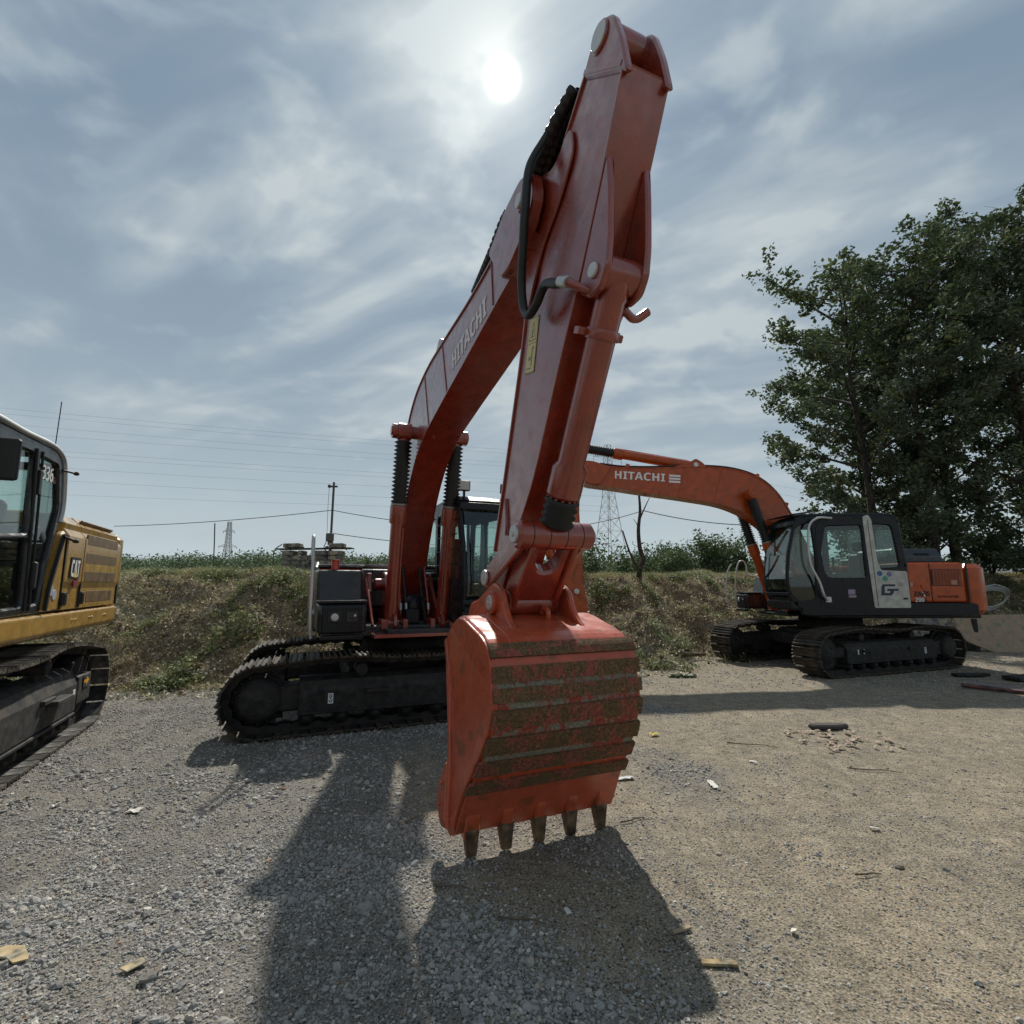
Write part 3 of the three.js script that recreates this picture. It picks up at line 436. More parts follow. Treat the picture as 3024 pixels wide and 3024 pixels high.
function bucket(root, o, Bk, K) {
  const P = o.bucketPaint, W = 0.53, N = bkShell.length, sh = bkShell.map(Bk);
  // shell: a thick curved plate, wider at the lip than at the back
  const cR = Math.cos(o.bucketRot), sR = Math.sin(o.bucketRot), E = Bk([0, 0]);
  const taper = (g) => { const p = g.attributes.position; for (let i = 0; i < p.count; i++) { const ly = -sR * (p.getX(i) - E[0]) + cR * (p.getY(i) - E[1]); p.setZ(i, p.getZ(i) * lerp(0.955, 1.12, sstep(0.35, 1.3, -ly))); } g.computeVertexNormals(); return g; };
  const tpart = (par, name, gs, mat, label) => part(par, name, gs.map(taper), mat, label);
  const bk = tpart(root, 'bucket', [ribbon(sh, 0.03, 2 * W, 0, 0.004)], P);
  for (const s of [-1, 1]) {
    tpart(bk, 'side_plate', [ext([...bkMouth.map(Bk), ...sh.slice(1)].reverse(), 0.03, s * (W + 0.012), 0.006)], P);
    tpart(bk, 'weld_bead', [tube(sh.slice(4, 30).map(([x, y], i) => [x + (n2(i * 0.9, s) * 0.004), y + (n2(i * 0.9, 9 + s) * 0.004), s * (W - 0.002)]), 0.012, 60, 6)], P);
    // side cutter with a rounded swell
    tpart(bk, 'side_cutter', [ext(rounded([[0.50, -1.3], [0.42, -1.27], [0.35, -1.14], [0.36, -1.03], [0.43, -0.90], [0.47, -0.90], [0.56, -1.26]].map(Bk), 0.04), 0.04, s * (W + 0.038), 0.012), ...[[0.42, -1.17], [0.42, -1.04]].map((q) => { const [x, y] = Bk(q); return rod(V(x, y, s * (W + 0.045)), V(x, y, s * (W + 0.07)), 0.014, 6); })], P);
    tpart(bk, 'mouth_rib', [ribbon(bkMouth.slice(0).map(([x, y]) => Bk([x + 0.03, y])), 0.05, 0.035, s * (W + 0.035), 0.008)], P);
  }
  // top edge weld bead and reinforcement under the ears
  part(bk, 'top_plate', [ribbon(bkShell.slice(4, 22).map(([x, y]) => Bk([x, y + 0.012])), 0.02, 0.74, 0, 0.004)], P);
  // raised wear bars across the back
  const bars = [[0.40, 0.455], [0.485, 0.54], [0.562, 0.612], [0.635, 0.682], [0.705, 0.75], [0.772, 0.815], [0.84, 0.88]];
  const onShell = (t) => { const f = t * (N - 1), i = Math.min(N - 2, Math.floor(f)), k = f - i; return [lerp(bkShell[i][0], bkShell[i + 1][0], k), lerp(bkShell[i][1], bkShell[i + 1][1], k)]; };
  const along = (a, b, off) => { const r = []; for (let i = 0; i <= 4; i++) { const t = lerp(a, b, i / 4), p = onShell(t), q = onShell(Math.min(1, t + 0.01)), l = Math.hypot(q[0] - p[0], q[1] - p[1]), nx = -(q[1] - p[1]) / l, ny = (q[0] - p[0]) / l; r.push(Bk([p[0] + nx * off, p[1] + ny * off])); } return r; };
  for (const [a, b] of bars) tpart(bk, 'wear_bar', [ribbon(along(a, b, 0.024), 0.022, 2 * W + 0.05, 0, 0.005)], M.mud, 'wear bar caked with dried brown mud');
  for (let i = 0; i < bars.length - 1; i++) if (i > 0 && i < 5) tpart(bk, 'dusty_gap', [ribbon(along(bars[i][1] - 0.002, bars[i + 1][0] + 0.002, 0.016), 0.004, 2 * W - 0.01, 0, 0)], M.dust, 'shell between the bars, grey with dried dust');
  // lip with five teeth
  tpart(bk, 'lip', [ribbon([[0.60, -1.20], [0.545, -1.31]].map(Bk), 0.045, 2 * W + 0.06, 0, 0.008)], P);
  for (let i = 0; i < 5; i++) {
    const z = lerp(-0.49, 0.49, i / 4), ad = [[0.66, -1.05], [0.575, -1.08], [0.52, -1.22], [0.555, -1.34], [0.62, -1.35], [0.665, -1.2]].map(Bk);
    const t = part(bk, 'tooth', [ext(rounded(ad, 0.015), i === 4 ? 0.105 : 0.085, z, 0.012)], P);
    const tg = new RoundedBoxGeometry(0.10, 0.17, 0.098, 2, 0.012), tp2 = tg.attributes.position, tc2 = Bk([0.600, -1.362]);
    for (let k = 0; k < tp2.count; k++) { const f = clamp(0.5 - tp2.getY(k) / 0.17); tp2.setX(k, tp2.getX(k) * lerp(1, 0.32, f) + f * 0.006); tp2.setZ(k, tp2.getZ(k) * lerp(1, 0.72, f)); }
    tg.computeVertexNormals(); part(t, 'tooth_tip', [tg.rotateZ(o.bucketRot + 0.06).translate(tc2[0], tc2[1], z)], M.toothMetal, 'worn rusty tooth tip');
  }
  // ears, pin, hook
  for (const s of [-1, 1]) {
    part(bk, 'ear', [ext(rounded([[-0.04, -0.18], [-0.12, 0.0], [-0.06, 0.14], [0.1, 0.17], [0.28, 0.24], [0.46, 0.31], [0.60, 0.26], [0.67, 0.12], [0.73, 0.05], [0.83, -0.01], [0.2, -0.08]].map(Bk).reverse(), 0.05), 0.05, s * 0.265, 0.012)], P);
    part(bk, 'pin_cap', [rod(V(K[0], K[1], s * 0.285), V(K[0], K[1], s * 0.32), 0.085, 28), bx(0.05, 0.05, 0.05, ...Bk([0.44, 0.06]), s * 0.3, 0.012)], P);
    part(bk, 'pin', [rod(V(K[0], K[1], s * 0.31), V(K[0], K[1], s * 0.33), 0.056, 24), rod(V(K[0], K[1], s * 0.32), V(K[0], K[1], s * 0.338), 0.016, 8)], M.rail);
  }
  const h = (p) => { const [x, y] = Bk(p); return [x, y, -0.06]; };
  part(bk, 'lifting_hook', [tube([h([0.62, 0.0]), h([0.66, 0.05]), h([0.66, 0.10]), h([0.60, 0.12]), h([0.56, 0.09])], 0.02, 20, 8), bx(0.16, 0.03, 0.12, ...Bk([0.62, 0.015]), -0.08, 0.01)], P);
}

// ---------------------------------------------------------------- cab with real openings
function cab(root, o) {
  const y0 = 1.22, yt = o.cabTop ?? 3.0, x0 = -0.82, zo = -1.345, zi = -0.40, C = o.cabMat ?? M.black, k = (yt - 1.22) / 1.78, Y = (y) => y0 + (y - 1.22) * k;
  const prof = [[x0, Y(1.25)], [1.42, Y(1.25)], [1.58, Y(1.45)], [1.63, Y(1.75)], [1.57, Y(2.25)], [1.40, Y(2.82)], [1.30, Y(2.96)], [0.6, Y(3.0)], [-0.6, Y(2.99)], [-0.76, Y(2.9)], [-0.84, Y(2.1)]];
  const outline = rounded(prof, [0.05, 0.08, 0.08, 0.1, 0.1, 0.08, 0.06, 0.1, 0.08, 0.06, 0.05]);
  const door = rounded([[0.0, Y(1.82)], [0.76, Y(1.82)], [0.83, Y(1.95)], [0.86, Y(2.3)], [0.74, Y(2.78)], [0.02, Y(2.80)]], 0.07), quarter = rounded([[-0.70, Y(2.02)], [-0.30, Y(2.0)], [-0.25, Y(2.1)], [-0.21, Y(2.82)], [-0.60, Y(2.80)]], 0.07), front = rounded([[1.05, Y(1.42)], [1.40, Y(1.40)], [1.52, Y(1.55)], [1.56, Y(1.8)], [1.50, Y(2.25)], [1.35, Y(2.76)], [1.05, Y(2.86)], [1.0, Y(2.2)]], 0.08);
  const rightA = rounded([[0.3, Y(1.85)], [1.36, Y(1.85)], [1.40, Y(2.3)], [1.26, Y(2.8)], [0.3, Y(2.8)]], 0.06), rightB = rounded([[-0.68, Y(1.95)], [0.16, Y(1.95)], [0.16, Y(2.8)], [-0.66, Y(2.8)]], 0.06);
  const fp = [[1.46, Y(1.5)], [1.58, Y(1.6)], [1.615, Y(1.8)], [1.565, Y(2.25)], [1.40, Y(2.80)]];
  const bar = (x, y, s = 0.06) => bx(s, s, zo - zi > 0 ? 1 : zi - zo, x, y, (zo + zi) / 2, 0.015);
  const cb = part(root, 'cab', [
    ext(outline, 0.06, zo + 0.03, 0.02, [door, quarter, front]), ext(outline, 0.05, zi - 0.025, 0.015, [rightA, rightB]),
    ribbon([[1.36, Y(2.91)], [1.2, Y(2.985)], [0.6, Y(3.01)], [-0.6, Y(3.0)], [-0.74, Y(2.93)]], 0.05, zi - zo - 0.02, (zo + zi) / 2, 0.012),
    bar(1.40, Y(2.84), 0.10), bar(1.57, Y(1.52), 0.07), bar(1.49, Y(1.32), 0.16), bar(-0.80, Y(2.05), 0.07), bar(-0.74, Y(2.88), 0.08),
    bx(0.05, Y(2.02) - Y(1.25), zi - zo - 0.06, -0.80, (Y(2.02) + Y(1.25)) / 2, (zo + zi) / 2, 0.01),
    bx(2.3, 0.05, zi - zo - 0.06, 0.34, Y(1.25), (zo + zi) / 2, 0.01),
    bx(0.05, Y(1.46) - Y(1.25), zi - zo - 0.06, 1.50, Y(1.35), (zo + zi) / 2, 0.01), bx(0.06, Y(2.9) - Y(2.0), 0.05, -0.78, Y(2.45), zo + 0.09, 0.01), bx(0.06, Y(2.9) - Y(2.0), 0.05, -0.78, Y(2.45), zi - 0.09, 0.01),
  ], C);
  const G = o.glass ?? M.glass, zc = (zo + zi) / 2;
  part(cb, 'windscreen', [ribbon(fp, 0.006, zi - zo - 0.12, zc, 0)], G);
  part(cb, 'door_window', [ext(door, 0.006, zo + 0.035, 0)], G); part(cb, 'quarter_window', [ext(quarter, 0.006, zo + 0.035, 0)], G); part(cb, 'front_side_window', [ext(front, 0.006, zo + 0.035, 0)], G);
  part(cb, 'side_window', [ext(rightA, 0.006, zi - 0.03, 0)], G); part(cb, 'side_window', [ext(rightB, 0.006, zi - 0.03, 0)], G);
  part(cb, 'rear_window', [bx(0.006, Y(2.85) - Y(2.08), zi - zo - 0.22, -0.79, (Y(2.85) + Y(2.08)) / 2, zc, 0)], G);
  // door seams
  part(cb, 'door', [tube([[0.96, Y(1.30), zo - 0.004], [0.96, Y(2.1), zo - 0.004], [0.86, Y(2.88), zo - 0.004], [-0.03, Y(2.9), zo - 0.004], [-0.06, Y(1.30), zo - 0.004], [0.92, Y(1.30), zo - 0.004]], 0.008, 60, 6)], M.rubber);
  // seat and controls
  part(cb, 'seat', [bx(0.5, 0.14, 0.48, 0.12, Y(1.70), zc, 0.05), bx(0.14, 0.62, 0.46, -0.14, Y(2.0), zc, 0.06, 0, 0, 0.12), bx(0.1, 0.2, 0.3, -0.20, Y(2.42), zc, 0.05, 0, 0, 0.1), bx(0.4, 0.3, 0.4, 0.1, Y(1.45), zc, 0.03)], M.rubber);
  part(cb, 'console', [bx(0.55, 0.14, 0.14, 0.3, Y(1.85), zc - 0.32, 0.03), bx(0.55, 0.14, 0.14, 0.3, Y(1.85), zc + 0.32, 0.03), bx(0.12, 0.5, 0.16, 1.2, Y(1.65), zi - 0.14, 0.03, 0, 0, -0.2)], M.rubber);
  for (const z of [zc - 0.32, zc + 0.32]) part(cb, 'lever', [tube([[0.5, Y(1.9), z], [0.56, Y(2.02), z], [0.55, Y(2.12), z]], 0.016, 10), bx(0.05, 0.12, 0.05, 0.55, Y(2.15), z, 0.02)], M.rubber);
  part(cb, 'wiper', [tube([[1.64, Y(1.6), zi - 0.13], [1.65, Y(1.9), zi - 0.12], [1.60, Y(2.35), zi - 0.13]], 0.010, 16, 6)], M.rubber);
  part(cb, 'window_bar', [0.2, 0.42, 0.64, 0.86].map((t) => tube([[0.3, Y(lerp(1.85, 2.8, t)), zi + 0.01], [1.33, Y(lerp(1.85, 2.8, t)), zi + 0.01]], 0.008, 2, 6)), M.black);
  if (o.roofLamp) for (const z of [zi - 0.1, zo + 0.12]) { const L = part(cb, 'work_lamp', [bx(0.12, 0.15, 0.24, 1.16, yt + 0.17, z, 0.02, 0, 0, -0.12)], M.yellowDark); part(L, 'lamp_stand', [bx(0.03, 0.12, 0.03, 1.13, yt + 0.06, z - 0.05, 0), bx(0.03, 0.12, 0.03, 1.13, yt + 0.06, z + 0.05, 0)], M.black); part(L, 'lamp_glass', [bx(0.01, 0.12, 0.2, 1.222, yt + 0.165, z, 0.004, 0, 0, -0.12)], M.lens); }
  if (o.cabTrim) o.cabTrim(root, cb, Y, zo, zi);
}

// ---------------------------------------------------------------- main excavator: bucket teeth on the gravel, boom toward the camera
const TH = 23.3 * D2R, fwd = V(Math.sin(TH), 0, Math.cos(TH));
const mid = V(0.184, 0, -3.78), C1 = mid.clone().addScaledVector(fwd, -4.6);
hitachi({
  name: 'excavator', label: 'large red-orange excavator in the middle, bucket teeth resting on the gravel', pos: [C1.x, 0, C1.z], turn: TH - Math.PI / 2,
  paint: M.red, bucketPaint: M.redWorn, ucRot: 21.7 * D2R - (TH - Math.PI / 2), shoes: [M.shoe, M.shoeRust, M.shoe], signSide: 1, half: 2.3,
  boomAng: 28.75 * D2R, boomL: 5.66, armAng: Math.atan2(-0.952, -0.306), bucketRot: 0, frameMat: M.charcoal, skirt: M.charcoal, houseMat: M.charcoal, houseTop: 2.0, coverH: 0.09,
  logo: { at: [4.28, 0.37], w: 1.02, side: 1 }, warn: true, bigHose: true, roofLamp: true, cabTop: 2.96, footX: 0.0, barrel: 1.62,
});

// ---------------------------------------------------------------- second excavator, seen from its left side
const tSticker = (draw) => printTex(64, 64, draw);
const roundSticker = (a, b) => tSticker((g) => { g.fillStyle = a; g.fillRect(0, 0, 64, 64); g.fillStyle = b; g.beginPath(); g.arc(32, 32, 22, 0, 7); g.fill(); g.strokeStyle = '#e8e8e4'; g.lineWidth = 4; g.stroke(); });
const zx = hitachi({
  name: 'excavator', label: 'orange excavator with black cab and white cab pillar parked at the right', pos: [7.15, 0, -11.75], turn: Math.PI,
  paint: M.orange, bucketPaint: M.orange, ucRot: 20.5 * D2R, shoes: [M.shoeRust, M.shoe, M.shoeRust], signSide: -1, half: 2.15,
  boomAng: Math.atan2(2.62, 5.34), boomL: 5.92, armAng: -90 * D2R, bucketRot: 24 * D2R, frameMat: M.black, skirt: M.black, plateMat: M.black,
  logo: { at: [4.44, 0.47], w: 1.16, side: -1, bars: true }, cautionSticker: true, roofLamp: false, cabTop: 3.16, footX: 0.28, barrel: 1.5, exhaust: false, cabMat: M.black, glass: M.glass,
  extraSigns: (fr, s, w, fx) => { for (const x of [fx - 0.3, fx - 0.46]) part(fr, 'reflector', [bx(0.03, 0.09, 0.006, x, 0.45, s * (w + 0.004), 0)], M.white); },
  leftSide: (root) => {
    const z = -1.325, gr = [];
    part(root, 'air_grille', [bx(0.60, 0.33, 0.012, -1.62, 1.88, z - 0.002, 0.004)], M.decalBlack);
    for (let i = 0; i < 13; i++) gr.push(bx(0.58, 0.010, 0.02, -1.62, 1.74 + i * 0.0235, z - 0.008, 0));
    for (let i = 0; i < 9; i++) gr.push(bx(0.008, 0.31, 0.018, -1.88 + i * 0.065, 1.88, z - 0.006, 0));
    part(root, 'grille_bars', gr, M.orange);
    part(root, 'top_slots', Array.from({ length: 15 }, (_, i) => bx(0.022, 0.012, 0.14, -1.9 + i * 0.042, 2.186, -1.18, 0)), M.decalBlack);
    part(root, 'panel_seam', [bx(0.012, 0.78, 0.01, -1.30, 1.78, z, 0), bx(0.016, 0.8, 0.01, -0.852, 1.78, z + 0.01, 0), bx(0.03, 0.98, 0.02, -2.03, 1.68, -1.335, 0.004)], M.decalBlack);
    part(root, 'door_latch', [bx(0.09, 0.07, 0.014, -1.14, 1.70, z - 0.006, 0.006)], M.orange);
    const L = (s, w, h, x, y, mt) => part(root, 'lettering', [text(s, w, h).rotateY(Math.PI).translate(x, y, z - 0.001)], mt);
    L('ZA', 0.155, 0.095, -1.015, 1.555, M.decalBlack); L('/', 0.07, 0.11, -1.125, 1.565, M.decalBlack); L('IS', 0.09, 0.095, -1.205, 1.555, M.decalBlack); L('\\', 0.055, 0.09, -1.13, 1.545, M.letter);
    L('200', 0.185, 0.085, -1.035, 1.435, M.white); L('G', 0.05, 0.07, -1.16, 1.43, M.decalBlack);
    L('TEL 0755-52-1888', 0.42, 0.045, -1.62, 1.50, plain(lin(0.14, 0.018, 0.01), 0.6));
    part(root, 'sticker', [bx(0.12, 0.09, 0.006, -1.75, 1.78, z - 0.02, 0)], plain(lin(0.42, 0.2, 0.15), 0.6), 'faded pale sticker on the grille');
    part(root, 'sticker', [bx(0.05, 0.08, 0.004, -0.90, 1.74, z - 0.002, 0)], plain(lin(0.5, 0.24, 0.18), 0.6), 'faded pale sticker');
    // grille box with two round vents on top of the engine house
    const c = part(root, 'hood_box', [extX(rounded([[0.35, 2.2], [0.30, 2.50], [-0.80, 2.50], [-0.98, 2.2]], 0.04), -1.95, -0.95, 0.03)], M.charcoal);
    for (const x of [-1.28, -1.78]) part(c, 'round_vent', [spin(V(x, 2.34, -0.87), V(x, 2.39, -0.96), [[0, 0], [0, 0.06], [0.02, 0.06], [0.02, 0.045], [0.012, 0.04], [0.012, 0]], 18)], M.rail);
    for (let i = 0; i < 9; i++) part(c, 'vent_slat', [bx(0.02, 0.11, 0.02, -1.38 - i * 0.036, 2.345, -0.895, 0, 0.53)], M.black);
    part(root, 'caution_label', [bx(0.05, 0.05, 0.004, -0.45, 1.31, -1.353, 0)], plain(lin(0.55, 0.4, 0.05), 0.6));
    part(root, 'hand_loop', [tube([[1.75, 1.15, 1.2], [1.78, 1.6, 1.24], [1.7, 2.1, 1.24], [1.6, 2.25, 1.24]], 0.02, 30)], M.rail);
  },
  cabTrim: (root, cb, Y, zo, zi) => {
    const W = plain(lin(0.55, 0.53, 0.47), 0.5, 0, { map: tPaint });
    part(cb, 'pillar_panel', [ext(rounded([[-0.83, Y(1.27)], [-0.10, Y(1.27)], [-0.06, Y(2.0)], [-0.02, Y(2.96)], [-0.14, Y(3.0)], [-0.20, Y(2.9)], [-0.24, Y(2.12)], [-0.30, Y(1.96)], [-0.82, Y(1.94)]], 0.04), 0.014, zo - 0.008, 0.004)], W, 'cream white pillar and lower panel');
    part(cb, 'pillar_seam', [bx(0.012, Y(2.9) - Y(1.3), 0.006, -0.145, Y(2.1), zo - 0.014, 0, 0, 0, -0.035)], M.decalBlack);
    const e = (pts) => ext(pts.map(([x, y]) => [-0.40 - x, Y(1.60) + y]), 0.006, zo - 0.018, 0);
    part(cb, 'emblem', [e([[-0.15, -0.11], [0.05, -0.11], [0.10, -0.06], [0.11, -0.02], [0.20, -0.02], [0.20, 0.02], [-0.02, 0.02], [-0.02, -0.02], [0.04, -0.02], [0.03, -0.065], [-0.08, -0.065], [-0.07, 0.07], [0.14, 0.07], [0.15, 0.11], [-0.10, 0.11], [-0.13, 0.06]])], M.decalBlue);
    for (const [x, y, a] of [[-0.26, 1.90, '#2f5a86'], [-0.45, 1.885, '#6a6a96'], [-0.36, 1.805, '#3f8a7a']]) part(cb, 'round_sticker', [spin(V(x, Y(y), zo - 0.014), V(x, Y(y), zo - 0.02), [[0, 0.052], [0.003, 0.052], [0.003, 0]], 24)], plain(new THREE.Color(a), 0.5), 'round coloured sticker');
    part(cb, 'fuel_cap', [spin(V(-0.66, Y(1.74), zo - 0.012), V(-0.66, Y(1.74), zo - 0.05), [[0, 0.07], [0.012, 0.07], [0.02, 0.06], [0.02, 0.03], [0.034, 0.03], [0.034, 0]], 24)], W); part(cb, 'latch', [bx(0.09, 0.035, 0.01, -0.73, Y(1.44), zo - 0.02, 0.004)], M.decalBlack);
    part(cb, 'door_sticker', [bx(0.14, 0.10, 0.004, 0.33, Y(1.56), zo - 0.003, 0), bx(0.15, 0.045, 0.005, 0.32, Y(1.48), zo - 0.003, 0)], plain(lin(0.30, 0.22, 0.30), 0.5), 'faded pale sticker');
    part(cb, 'handrail', [tube([[0.62, Y(2.93), zo - 0.02], [0.95, Y(2.92), zo - 0.08], [1.12, Y(2.8), zo - 0.10], [1.18, Y(2.4), zo - 0.10], [1.16, Y(2.05), zo - 0.10], [1.02, Y(1.75), zo - 0.10], [0.94, Y(1.5), zo - 0.09], [0.84, Y(1.40), zo - 0.02]], 0.024, 60, 10)], M.rail);
    part(cb, 'rail_foot', [bx(0.12, 0.12, 0.05, 0.82, Y(1.42), zo - 0.02, 0.02)], M.rail);
    part(cb, 'roof_visor', [bx(0.5, 0.02, 0.95, 1.22, Y(3.03), (zo + zi) / 2, 0.006, 0, 0, -0.14)], M.black);
    part(cb, 'wiper', [tube([[0.4, Y(2.8), zo + 0.05], [0.42, Y(2.3), zo + 0.05]], 0.008, 4, 6)], M.rubber);
  },
});

// ---------------------------------------------------------------- yellow excavator at the left edge, its rear to the view
{
  const hd = 23.66 * D2R, root = thing('excavator', 'yellow excavator with a grey-black cab at the left edge of the photo', 'excavator', [-5.88, 0, -4.19], hd - Math.PI / 2);
  const Yl = M.yellow, zs = -1.49;
  const tArrow = printTex(64, 48, (g) => { g.fillStyle = '#3a3a3a'; g.fillRect(0, 0, 64, 48); g.fillStyle = '#d99a1c'; g.fillRect(4, 18, 30, 12); g.beginPath(); g.moveTo(30, 6); g.lineTo(60, 24); g.lineTo(30, 42); g.closePath(); g.fill(); });
  undercarriage(root, { half: 2.53, h: 1.06, r: 0.46, gauge: 1.30, width: 0.6, rot: Math.PI, shoeMats: [M.shoeGrey, M.shoeGrey, M.shoe], frameMat: M.underGrey, deck: 1.22, pitch: 0.215,
    sign: (fr, s, w, fx) => { if (s > 0) { decal(fr, 'arrow_label', 0.2, 0.14, tArrow, [fx + 0.24, 0.58, w + 0.02], [0, 0, 0], 'yellow arrow mark'); part(fr, 'reflector', [bx(0.07, 0.06, 0.006, fx - 0.1, 0.5, w + 0.004, 0)], M.white); part(fr, 'guard_step', [bx(0.42, 0.05, 0.12, 0.95, 0.52, w + 0.05, 0.01), bx(0.42, 0.05, 0.12, -0.75, 0.52, w + 0.05, 0.01)], M.underGrey); part(fr, 'idler_yoke', [bx(0.46, 0.34, 0.10, fx + 0.22, 0.50, w - 0.04, 0.03)], M.underGrey); } } });
  part(root, 'revolving_frame', [bx(4.2, 0.16, 2.5, -0.9, 1.26, 0, 0.02)], M.charcoal);
  part(root, 'side_rail', [extX(rounded([[zs, 1.24], [zs, 1.44], [zs + 0.14, 1.45], [zs + 0.14, 1.2], [zs + 0.05, 1.19]], 0.03), -2.92, 1.7, 0.01)], Yl);
  part(root, 'rail_bolt', [[-2.5, -2.42, -1.95, -1.86, -1.4, -1.3].map((x) => rod(V(x, 1.34, zs + 0.004), V(x, 1.34, zs - 0.012), 0.014, 6))].flat(), Yl);
  part(root, 'counterweight', [extY(rounded([[-2.93, -1.44], [-3.15, -1.47], [-3.42, -1.2], [-3.58, -0.7], [-3.62, 0], [-3.58, 0.7], [-3.42, 1.2], [-3.15, 1.47], [-2.93, 1.44]], 0.14, 5), 1.70, 2.46, 0.07), extY(rounded([[-2.93, -1.42], [-3.10, -1.44], [-3.36, -1.18], [-3.52, -0.7], [-3.56, 0], [-3.52, 0.7], [-3.36, 1.18], [-3.10, 1.44], [-2.93, 1.42]], 0.14, 5), 1.20, 1.74, 0.07)], Yl);
  // engine house with two side doors
  const hood = [[zs + 0.02, 1.47], [zs + 0.02, 1.70], [zs - 0.0, 1.78], [zs + 0.0, 2.28], [zs + 0.06, 2.36], [zs + 0.05, 2.42], [zs + 0.16, 2.53], [1.32, 2.53], [1.47, 2.36], [1.47, 1.47]];
  part(root, 'engine_house', [extX(hood, -2.90, -1.455, 0.012)], Yl);
  part(root, 'side_door', [extX(hood.map(([z, y]) => [z, y > 2.5 ? 2.52 : y]), -1.445, -0.93, 0.012)], Yl);
  for (const [y, h, a, b] of [[2.28, 0.12, -2.72, -1.52], [2.06, 0.12, -2.72, -1.52], [1.84, 0.12, -2.72, -1.52], [1.60, 0.13, -2.72, -1.72]]) part(root, 'vent_panel', [bx(b - a, h, 0.02, (a + b) / 2, y, zs + (y < 1.7 ? 0.026 : 0.008), 0.002)], M.yellowDark, 'dark perforated vent panel');
  part(root, 'vent_panel', [bx(1.2, 0.1, 0.02, -2.12, 2.47, zs + 0.112, 0.002, -0.8)], M.yellowDark);
  part(root, 'door_seam', [bx(0.014, 0.8, 0.02, -1.45, 1.88, zs + 0.010, 0), bx(0.02, 0.82, 0.03, -2.915, 1.88, zs + 0.02, 0), bx(0.014, 0.8, 0.02, -0.925, 1.88, zs + 0.02, 0)], M.decalBlack);
  part(root, 'corner_panel', [ext(rounded([[-0.92, 1.47], [-0.50, 1.47], [-0.54, 1.7], [-0.78, 2.28], [-0.86, 2.33], [-0.92, 2.3]], 0.025), 0.07, zs + 0.055, 0.02)], Yl);
  part(root, 'air_scoop', [bx(0.32, 0.5, 0.9, -1.02, 2.28, zs + 0.72, 0.06, 0, 0, 0.12)], Yl);
  part(root, 'seal_strip', [ext([[-0.52, 1.48], [-0.49, 1.48], [-0.52, 1.7], [-0.76, 2.28], [-0.79, 2.28], [-0.56, 1.7]], 0.03, zs - 0.004, 0)], M.rubber);
  part(root, 'door_handle', [bx(0.09, 0.15, 0.03, -0.985, 1.585, zs + 0.005, 0.01), bx(0.09, 0.15, 0.03, -1.52, 1.585, zs + 0.005, 0.01)], M.charcoal);
  for (const x of [-0.985, -1.52]) part(root, 'handle_slot', [bx(0.02, 0.1, 0.01, x - 0.018, 1.585, zs - 0.012, 0), bx(0.02, 0.1, 0.01, x + 0.018, 1.585, zs - 0.012, 0)], M.rubber);
  for (const [x, y] of [[-0.66, 1.68], [-0.755, 1.635]]) part(root, 'round_sticker', [rod(V(x, y, zs + 0.03), V(x, y, zs + 0.012), 0.055, 24, 0.001)], plain(lin(0.35, 0.36, 0.40), 0.5), 'round grey sticker');
  // emblem: white letters on black, pale triangle, red hexagon edge behind
  const eb = (pts, t) => ext(pts.map(([x, y]) => [-1.17 - x, 1.92 + y]), 0.01, zs - 0.006 - t, 0);
  part(root, 'emblem_plate', [eb([[-0.14, -0.10], [-0.12, 0.13], [0.14, 0.13], [0.17, 0.10], [0.14, -0.09], [0.1, -0.12]], 0)], M.decalBlack);
  part(root, 'emblem_edge', [eb([[0.0, -0.13], [0.02, -0.2], [0.09, -0.2], [0.17, -0.08], [0.19, 0.09], [0.165, 0.13], [0.16, 0.08], [0.14, -0.05], [0.10, -0.13]], -0.002)], plain(lin(0.22, 0.02, 0.04), 0.5), 'dark red edge of the emblem');
  part(root, 'lettering', [text('CAT', 0.25, 0.19).rotateY(Math.PI).translate(-1.175, 1.925, zs - 0.0115)], plain(lin(0.75, 0.75, 0.72), 0.5));
  part(root, 'emblem_triangle', [eb([[-0.06, -0.095], [0.0, 0.0], [0.06, -0.095]], 0.009)], plain(lin(0.6, 0.5, 0.15), 0.5));
  // cab
  const Yc = (y) => y, prof = rounded([[-0.50, 1.46], [1.45, 1.42], [1.62, 1.7], [1.58, 2.3], [1.30, 3.0], [1.1, 3.08], [-0.42, 3.12], [-0.60, 3.06], [-0.66, 2.95], [-0.73, 2.55], [-0.70, 2.42], [-0.52, 1.9]], [0.03, 0.1, 0.1, 0.1, 0.1, 0.06, 0.08, 0.06, 0.1, 0.08, 0.08, 0.1]);
  const doorW = rounded([[-0.02, 2.22], [1.35, 2.1], [1.45, 2.4], [1.22, 2.92], [0.02, 2.98]], 0.08), doorL = rounded([[-0.08, 1.54], [1.38, 1.5], [1.5, 1.75], [1.42, 2.04], [-0.04, 2.17]], 0.06), qW = rounded([[-0.42, 1.56], [-0.2, 1.54], [-0.13, 2.2], [-0.09, 2.98], [-0.52, 2.98], [-0.64, 2.55], [-0.47, 1.95]], 0.05);
  const zo = zs + 0.03, zi = -0.5, zc = (zo + zi) / 2;
